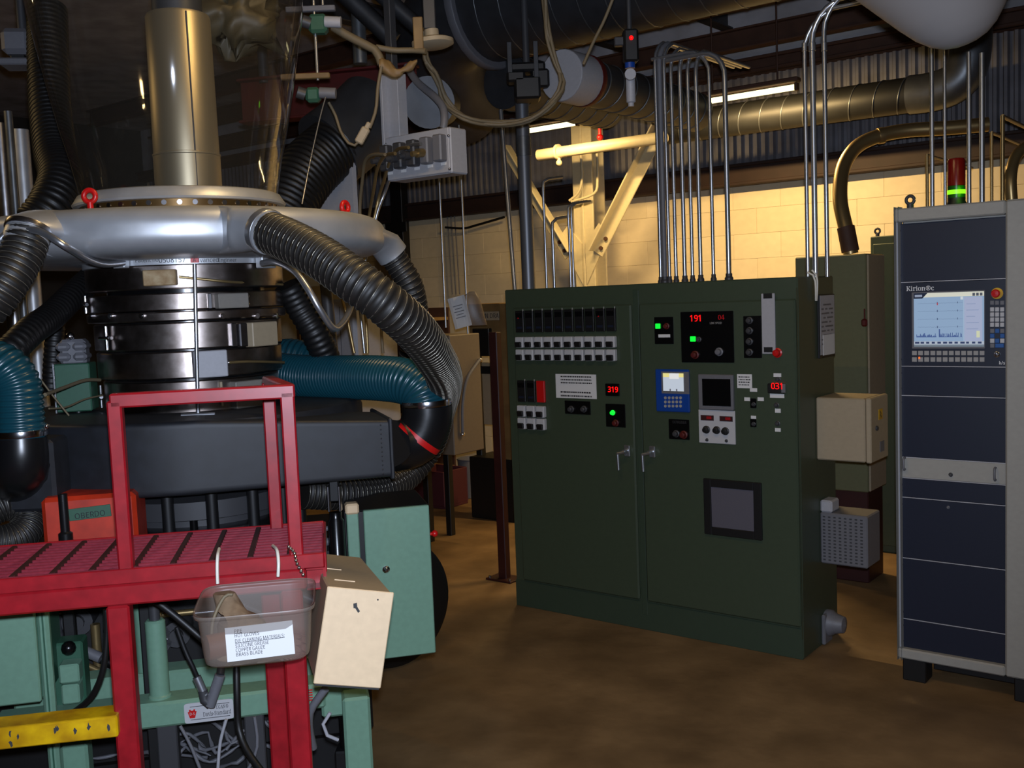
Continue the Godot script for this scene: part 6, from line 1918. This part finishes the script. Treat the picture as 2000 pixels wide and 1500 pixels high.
# ---------------------------------------------------------------- ducts and tackle under the roof
func spiral(called: String, label: String, a: Vector3, b: Vector3, r: float, pitch: float, m: Material) -> Node3D:
	var o := thing(called, label, "duct", Vector3.ZERO)
	var s := Sh.new()
	s.rod(a, b, r, 40)
	put("pipe", s, m, o)
	var d := (b - a).normalized()
	var l := a.distance_to(b)
	var sd := d.cross(Vector3.UP).normalized()
	var up := sd.cross(d)
	var n := int(l / pitch * 24)
	var pts := PackedVector3Array()
	var rr := PackedFloat32Array()
	for i in n + 1:
		var an := TAU * i / 24.0
		pts.append(a + d * (l * i / n) + (sd * cos(an) + up * sin(an)) * r); rr.append(0.005)
	s = Sh.new()
	s.tube(pts, rr, 5, false)
	put("seam", s, M.duct, o)
	return o

func overhead() -> void:
	# the big spiral duct along the roof
	var c0 := uvy(-3.98, 3.54, 5.0)
	var d1 := spiral("spiral_duct", "big grey spiral duct crossing the top of the picture", c0, uvy(1.0, 3.54, 5.0), 0.34, 0.17, M.duct_dark)
	band("flange", c0 - U * 0.02, c0 + U * 0.03, 0.385, M.midgrey, d1)
	var eb := thing("duct_elbow", "dark duct elbow left of the big duct's flange", "duct", Vector3.ZERO)
	var p := PackedVector3Array([c0 - U * 0.02, c0 - U * 0.25 + Vector3.DOWN * 0.02, c0 - U * 0.48 - Vector3.UP * 0.12 + V * 0.1, c0 - U * 0.62 - Vector3.UP * 0.32 + V * 0.3, c0 - U * 0.66 - Vector3.UP * 0.42 + V * 0.6])
	put("elbow", cord(p, 0.3, 32, 0.05), M.duct_dark, eb)
	# ducts running back towards the wall
	var a := at(1100, 148, 5.6)
	var d2 := spiral("spiral_duct", "grey spiral duct running back behind the filter regulator", a, a + V * 1.5 - Vector3.UP * 0.02, 0.125, 0.14, M.duct_dark)
	band("white_collar", a - V * 0.02, a + V * 0.2, 0.138, M.lightgrey, d2)
	band("collar_strap", a + V * 0.18, a + V * 0.22, 0.142, M.reddark, d2)
	a = at(860, 130, 6.0)
	spiral("spiral_duct", "dim spiral duct lit yellow beneath, slanting back to the block wall", a + V * 0.6, a + V * 1.75, 0.17, 0.14, M.duct_dark)
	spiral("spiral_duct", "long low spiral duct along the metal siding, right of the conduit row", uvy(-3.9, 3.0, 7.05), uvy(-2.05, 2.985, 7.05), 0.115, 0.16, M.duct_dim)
	var e2 := thing("duct_elbow", "shiny duct elbow at the right end of the wall duct", "duct", Vector3.ZERO)
	put("elbow", cord(PackedVector3Array([uvy(-2.1, 2.985, 7.05), uvy(-1.95, 2.985, 7.05), uvy(-1.82, 3.02, 7.05), uvy(-1.74, 3.13, 7.05), uvy(-1.72, 3.4, 7.05), uvy(-1.72, 4.1, 7.05)]), 0.125, 24, 0.03), M.duct, e2)
	# roof steel
	for q in [[5.9, 3.78, "nearest brown roof purlin above the spiral duct"], [6.6, 3.72, "middle brown roof purlin over the fluorescent tube"], [7.3, 3.62, "far brown roof purlin close to the block wall"]]:
		var s := Sh.new()
		s.x = Transform3D(Basis(Vector3.UP, deg_to_rad(-TH)), uvy(-3, q[1], q[0]))
		s.box(Vector3(0, 0.07, 0), Vector3(14, 0.014, 0.1), 0.002)
		s.box(Vector3(0, -0.07, 0), Vector3(14, 0.014, 0.1), 0.002)
		s.box(Vector3.ZERO, Vector3(14, 0.14, 0.012))
		one("roof_purlin", s, M.brown, q[2], "beam")
	for i in 6:
		var s := Sh.new()
		s.x = Transform3D(Basis(Vector3.UP, deg_to_rad(-TH)), uvy(-5.6 + i * 0.95, 3.9, 5.2))
		s.box(Vector3(0, 0.08, 0), Vector3(0.1, 0.014, 5.0), 0.002)
		s.box(Vector3(0, -0.08, 0), Vector3(0.1, 0.014, 5.0), 0.002)
		s.box(Vector3.ZERO, Vector3(0.012, 0.16, 5.0))
		one("roof_joist", s, M.darkgrey, "%s dark roof joist from the left, running back to the wall" % nth(i), "beam")
	# hopper at upper right
	var hp := thing("hopper", "wide pale grey hopper bottom hanging at upper right", "hopper", Vector3.ZERO)
	var tip := at(1890, 92, 3.3)
	var ax := (look * Vector3(-0.42, 1.0, 0.16)).normalized()
	var s2 := Sh.new()
	var xa := ax.cross(Vector3.BACK).normalized()
	s2.x = Transform3D(Basis(xa, ax, xa.cross(ax)), tip + ax * 0.008)
	s2.lathe([R2(0, 0), R2(0.03, 0.002), R2(0.065, 0.012), R2(0.1, 0.034), R2(0.135, 0.07), R2(0.17, 0.12), R2(0.32, 0.36), R2(0.42, 0.52), R2(0.42, 0.9)], 64)
	put("shell", s2, mat(Color(0.56, 0.54, 0.53), 0.55), hp)
	s2 = Sh.new()
	s2.rod(tip + ax * 0.9, tip + ax * 0.9 + Vector3.UP * 0.7, 0.2, 24)
	put("feed_pipe", s2, M.duct_dark, hp)
	# grey junction box on a hanging strut, with cords
	var jc := on_v(822, 300, 3.4)
	var jb := thing("socket_box", "light grey overhead socket box with a row of plugs and cords", "junction box", jc, -TH)
	var jx0 := on(jb, 757, 310).x
	var jx1 := on(jb, 881, 300).x
	var jy1 := on(jb, 822, 257).y
	var jy0 := on(jb, 822, 346).y
	pbox("case", Vector3((jx0 + jx1) / 2, (jy0 + jy1) / 2, -0.055), Vector3(jx1 - jx0, jy1 - jy0, 0.11), M.lightgrey, jb, 0.006)
	pbox("cover", Vector3((jx0 + jx1) / 2, (jy0 + jy1) / 2, 0.004), Vector3(jx1 - jx0 - 0.006, jy1 - jy0 - 0.006, 0.012), M.lightgrey, jb, 0.003)
	for i in 5:
		var k := on(jb, 864 - i * 26.0, 290 + i * 5.0, 0.01)
		var pl := pbox("socket", k + Vector3(0, 0, 0.018), Vector3(0.05, 0.115, 0.045), M.midgrey if i < 2 else M.darkgrey, jb, 0.006)
		var ps := Sh.new()
		ps.rod(k + Vector3(0.0, -0.01, 0.03), k + Vector3(-0.005, -0.015, 0.075), 0.019, 12)
		ps.rod(k + Vector3(-0.005, -0.015, 0.07), k + Vector3(-0.012, -0.02, 0.1), 0.012, 10)
		if i > 0: put("plug", ps, M.darkgrey if i != 1 else M.brass, pl)
		pbox("tag", k + Vector3(0.004, -0.066, 0.0), Vector3(0.03, 0.012, 0.004), M.paper, pl)
	for q in [[882, 265], [884, 330], [760, 282]]:
		var sc := Sh.new()
		sc.ball(on(jb, q[0] - 6, q[1], 0.01), 0.006, 8)
		put("screw", sc, M.steel, jb)
	var jd := -jc.z
	for q in [["first cord from the right on the overhead socket box", [[822, 281], [800, 284], [782, 298], [768, 330], [752, 375], [737, 415], [725, 470], [700, 560], [705, 620], [712, 690]], M.galv], ["second cord from the right on the overhead socket box", [[798, 288], [778, 291], [764, 308], [752, 345], [740, 385], [731, 425], [712, 500], [668, 560], [678, 620], [692, 690]], M.brass], ["third cord from the right on the overhead socket box", [[772, 300], [752, 304], [737, 330], [729, 375], [721, 422], [712, 500], [712, 590], [716, 640], [718, 690]], M.brass], ["leftmost cord on the overhead socket box, bent over square", [[752, 302], [728, 302], [713, 315], [708, 350], [703, 415], [712, 520], [742, 600], [745, 650], [748, 690]], M.cable]]:
		var pp := PackedVector3Array()
		for i in q[1].size(): pp.append(at(q[1][i][0], q[1][i][1], jd - 0.16 + minf(i, 4) * 0.09))
		one("hanging_cable", cord(pp, 0.0075, 8), q[2], q[0], "cord")
	var st := thing("hanging_strut", "light grey channel strut hanging behind the overhead socket box", "strut", on_v(757, 250, 3.5), -TH)
	st.position.y = 0
	var sw := 0.115
	var s0 := on_v(757, 300, 3.5).y
	var s1 := on_v(757, 143, 3.5).y
	pbox("web", Vector3(0, (s0 + s1) / 2, -0.02), Vector3(sw, s1 - s0, 0.008), M.lightgrey, st, 0.002)
	pbox("flange", Vector3(sw / 2, (s0 + s1) / 2, -0.045), Vector3(0.008, s1 - s0, 0.06), M.lightgrey, st, 0.002)
	pbox("flange", Vector3(-sw * 0.1, (s0 + s1) / 2, 0.0), Vector3(0.012, s1 - s0, 0.04), M.lightgrey, st, 0.002)
	pbox("hanger", Vector3(0, (s1 + 4.1) / 2 - 0.02, -0.05), Vector3(0.04, 4.1 - s1, 0.04), M.darkgrey, st, 0.003)
	one("grey_conduit", cord(PackedVector3Array([on_v(795, 130, 3.6), on_v(815, 160, 3.55), on_v(850, 190, 3.5), on_v(866, 212, 3.48), on_v(868, 238, 3.46), on_v(866, 250, 3.46)]), 0.017, 12), M.midgrey, "grey conduit bending down onto the overhead socket box", "conduit")
	# rag, green sensors, pulley
	var rag := Sh.new()
	var rl := []
	var rn := FastNoiseLite.new()
	rn.seed = 9; rn.frequency = 14.0
	var rp := pix([[742, 128, 4.3], [760, 134, 4.3], [780, 140, 4.3], [795, 134, 4.3], [815, 118, 4.3]])
	rp = smooth(rp, 0.012)
	for i in rp.size():
		var t := float(i) / (rp.size() - 1)
		var l := loop(rp[i], Vector3.UP, Vector3.BACK, 0.03 * (1.0 - t * 0.65), 0.02 * (1.0 - t * 0.5), 1.0, 14)
		for k in 14: l[k] += (l[k] - rp[i]) * rn.get_noise_3dv(l[k]) * 1.4
		rl.append(l)
	loft(rag, rl, true, true)
	one("rag", rag, M.tan, "dirty yellowed rag tied over the top of the hanging strut", "rag")
	for q in [["bundle of brown cables from the upper green sensor to the rag", [[650, 52, 4.3], [680, 70, 4.3], [715, 88, 4.3], [735, 100, 4.3], [745, 125, 4.3]], 0.018], ["brown cable running level from the rag to the hanging bracket", [[735, 92, 4.32], [770, 98, 4.32], [805, 98, 4.32], [832, 100, 4.3]], 0.012], ["cable curving down left from the lower green sensor", [[642, 200, 4.3], [655, 225, 4.3], [668, 262, 4.3], [690, 285, 4.3], [712, 262, 4.3]], 0.006], ["cable hanging along the strut's left edge to the plug", [[745, 130, 4.25], [738, 170, 4.25], [734, 215, 4.25], [722, 250, 4.25]], 0.007]]:
		one("cable", cord(pix(q[1]), q[2], 8), M.cable, q[0], "cable")
	one("wire_stay", cord(pix([[636, 190, 4.2], [625, 230, 4.15], [607, 310, 4.05], [590, 398, 3.95]]), 0.003, 6), M.galv, "thin wire stay slanting down to the air ring's rear", "wire")
	var pg := thing("plug_connector", "perforated metal connector dangling beside the strut", "connector", at(708, 265, 4.25))
	var pgs := Sh.new()
	pgs.x = Transform3D(Basis(Vector3.BACK, deg_to_rad(-32)), Vector3.ZERO)
	pgs.box(Vector3.ZERO, Vector3(0.035, 0.07, 0.03), 0.005)
	pgs.box(Vector3(0, 0.045, 0), Vector3(0.02, 0.03, 0.02), 0.004)
	put("shell", pgs, M.beige_dull, pg)
	for q in [["upper green sensor on a grey bracket beside the bubble top", 622, 48, 1.0], ["lower green sensor under a wooden arm beside the bubble", 612, 186, 0.8]]:
		var sn := thing("sensor", q[0], "sensor", at(q[1], q[2], 4.25))
		var ss := Sh.new()
		ss.box(Vector3.ZERO, Vector3(0.075, 0.075, 0.06) * q[3], 0.012)
		put("housing", ss, M.green_dark, sn)
		ss = Sh.new()
		ss.rod(Vector3(0.03, 0.005, 0.02), Vector3(0.095, 0.0, 0.02), 0.022, 14)
		put("barrel", ss, M.midgrey if q[3] < 1 else M.lightgrey, sn)
		ss = Sh.new()
		ss.rod(Vector3(-0.03, 0.0, 0.02), Vector3(-0.06, 0.01, 0.03), 0.024, 14)
		put("lens_cap", ss, M.darkgrey, sn)
		pbox("arm", Vector3(-0.03, 0.065 * (2.0 - q[3]), -0.01), Vector3(0.2, 0.022, 0.025), M.midgrey if q[3] == 1.0 else M.tan, sn, 0.003)
		prod("hanger_rod", Vector3(0.02, 0.06, -0.01), Vector3(0.02, 4.1 - sn.position.y, -0.01), 0.006, M.galv, sn)
	var pu := thing("pulley", "beige round pulley in a flat yellowed bracket near the roof", "pulley", at(845, 82, 4.4))
	var sp := Sh.new()
	sp.x = Transform3D(Basis(Vector3.BACK, deg_to_rad(4)), Vector3.ZERO)
	sp.lathe([R2(0, -0.02), R2(0.07, -0.02), R2(0.088, -0.012), R2(0.088, 0.004), R2(0.07, 0.012), R2(0.03, 0.012), R2(0.03, 0.05), R2(0, 0.05)], 36)
	put("disc", sp, M.beige_dull, pu)
	pbox("bracket", Vector3(-0.052, 0.015, 0.09), Vector3(0.04, 0.13, 0.014), M.tan, pu, 0.003)
	pbox("hanger", Vector3(-0.01, 0.06 + (4.1 - pu.position.y - 0.06) / 2, -0.03), Vector3(0.05, 4.1 - pu.position.y - 0.06, 0.03), M.darkgrey, pu, 0.003)
	# looping cable bundle
	var rg := RandomNumberGenerator.new()
	rg.seed = 3
	for i in 5:
		var pp := PackedVector3Array()
		for q in [[828, 60], [833, 115], [852, 150], [868, 195], [905, 228], [965, 240], [1030, 233], [1075, 205], [1098, 165], [1082, 110], [1070, 60], [1062, -20]]:
			pp.append(at(q[0] + rg.randf_range(-4, 4), q[1] + rg.randf_range(-5, 5) + i, 4.75 + rg.randf_range(-0.03, 0.03)))
		one("loop_cable", cord(pp, 0.0085, 7, 0.04), M.cable, "brown cable in the slack bundle looping below the big duct", "cable", "slack loop of brown cables")
	one("loop_cable", cord(pix([[1140, 125, 4.6], [1160, 80, 4.55], [1180, 40, 4.5], [1200, -10, 4.45]]), 0.007, 7), M.cable, "single thin cable slanting up across the big duct", "cable")
	# valve cluster over the standpipe
	var vc := thing("valve_cluster", "dark valve and clamps on top of the grey standpipe", "valve", at(1030, 175, 5.65))
	for q in [[0, 0, 0, 0.14, 0.12, 0.14], [-0.06, 0.06, 0.02, 0.1, 0.06, 0.1], [0.07, 0.05, 0.0, 0.1, 0.1, 0.1], [0.0, 0.11, 0.0, 0.2, 0.05, 0.12]]:
		pbox("valve_body", Vector3(q[0], q[1], q[2]), Vector3(q[3], q[4], q[5]), M.black, vc, 0.012)
	for x in [-0.09, 0.05]: pbox("strap", Vector3(x, 0.14, 0.06), Vector3(0.025, 0.2, 0.012), M.duct_dark, vc, 0.002)
	prod("hanger", Vector3(0, 0.13, 0), Vector3(0, 4.1 - vc.position.y, 0), 0.02, M.darkgrey, vc)
	# filter regulator
	var fr := thing("filter_regulator", "black and blue air filter regulator with a pale canister below the big duct", "regulator", at(1232, 110, 4.9))
	pbox("body", Vector3(0, 0.045, 0), Vector3(0.07, 0.15, 0.07), M.black, fr, 0.01)
	var fs := Sh.new()
	fs.rod(Vector3(-0.005, -0.055, 0), Vector3(-0.005, -0.0, 0), 0.024, 16)
	put("blue_bowl", fs, M.blue, fr)
	fs = Sh.new()
	fs.lathe([R2(0, -0.23), R2(0.014, -0.23), R2(0.014, -0.215), R2(0.022, -0.21), R2(0.022, -0.1), R2(0.026, -0.095), R2(0.026, -0.075), R2(0, -0.07)], 18, Vector3(-0.005, 0, 0))
	put("canister", fs, M.lightgrey, fr)
	fs = Sh.new()
	fs.rod(Vector3(-0.008, -0.09, 0.02), Vector3(-0.01, -0.09, 0.045), 0.026, 18)
	put("gauge", fs, M.lightgrey, fr)
	fs = Sh.new()
	fs.ball(Vector3(0.0, 0.075, 0.04), 0.01, 8)
	put("pilot_light", fs, M.led_red, fr, "tiny red pilot light")
	pbox("bracket", Vector3(-0.05, 0.07, -0.01), Vector3(0.05, 0.04, 0.04), M.darkgrey, fr, 0.004)
	prod("hanger", Vector3(0.0, 0.12, -0.02), Vector3(0.0, 4.1 - fr.position.y, -0.02), 0.012, M.darkgrey, fr)
	# red beams and the dark duct behind the bubble
	var rb := thing("red_beam", "dark red crane beam behind the bubble and the strut", "beam", at(640, 185, 6.1), -14.0)
	var rs := Sh.new()
	rs.box(Vector3(0, 0, 0), Vector3(1.1, 0.24, 0.012))
	rs.box(Vector3(0, 0.12, 0), Vector3(1.1, 0.014, 0.12), 0.002)
	rs.box(Vector3(0, -0.12, 0), Vector3(1.1, 0.014, 0.12), 0.002)
	put("beam", rs, M.reddark, rb)
	for x in [-0.4, 0.4]: prod("hanger", Vector3(x, 0.1, 0), Vector3(x, 4.1 - rb.position.y, 0), 0.03, M.darkgrey, rb)
	var dk := thing("dark_duct", "dark duct slanting down left behind the bubble into a ribbed hose", "duct", Vector3.ZERO)
	put("pipe", cord(pix([[730, 215, 5.4], [690, 255, 5.3], [640, 295, 5.2]]), 0.2, 32, 0.06), M.duct_dark, dk)
	hose("air_hose", "black ribbed hose hanging from the dark duct behind the bubble", pix([[650, 290, 5.15], [610, 325, 5.05], [575, 370, 4.95], [545, 430, 4.85]]), 0.15, 0.03, M.rubber, null)
	var d5 := thing("dark_duct", "round dark duct end beside the hanging strut", "duct", Vector3.ZERO)
	put("pipe", cord(pix([[838, 200, 4.9], [848, 202, 5.3], [858, 205, 5.9]]), 0.12, 28, 0.1), M.duct_dark, d5)
	var tp := thing("round_post", "grey round post behind the upper green sensor", "post", Vector3.ZERO)
	var tq := at(704, 125, 5.2)
	prod("pipe", Vector3(tq.x, tq.y, tq.z), Vector3(tq.x, 4.1, tq.z), 0.035, M.duct, tp, 20)
	for q in [["left dark diagonal roof strut above the rag", [[665, -20], [770, 80]], 0.045], ["right dark diagonal roof strut near the pulley", [[735, -20], [825, 60]], 0.04]]:
		var s := Sh.new()
		s.rod(at(q[1][0][0], q[1][0][1], 5.0), at(q[1][1][0], q[1][1][1], 5.0), q[2], 4)
		one("diagonal_strut", s, M.duct_dark, q[0], "strut")
	# upper left: motor box, posts
	var mb := thing("motor_box", "dark grey motor housing high at the left edge", "motor", at(36, 85, 4.6), 10.0)
	pbox("housing", Vector3(0, 0, 0), Vector3(0.12, 0.11, 0.12), M.midgrey, mb, 0.02)
	pbox("base_plate", Vector3(0, -0.09, 0), Vector3(0.14, 0.03, 0.14), M.midgrey, mb, 0.006)
	pbox("bracket", Vector3(-0.0, -0.06, 0), Vector3(0.06, 0.05, 0.06), M.black, mb, 0.004)
	prod("hanger", Vector3(0.02, 0.05, 0), Vector3(0.02, 4.1 - mb.position.y, 0), 0.02, M.darkgrey, mb)
	for q in [["grey upright beside the hose at the far left edge", 22, 0.02, 5.0, M.duct], ["bright steel upright at the far left edge", 3, 0.04, 5.3, M.steel], ["satin steel upright between the left hose and edge", 42, 0.045, 5.5, M.alu]]:
		var s := Sh.new()
		var b := at(q[1], 300, q[3])
		s.rod(Vector3(b.x, 0, b.z), Vector3(b.x, 2.75, b.z), q[2], 16)
		one("upright", s, q[4], q[0], "post")
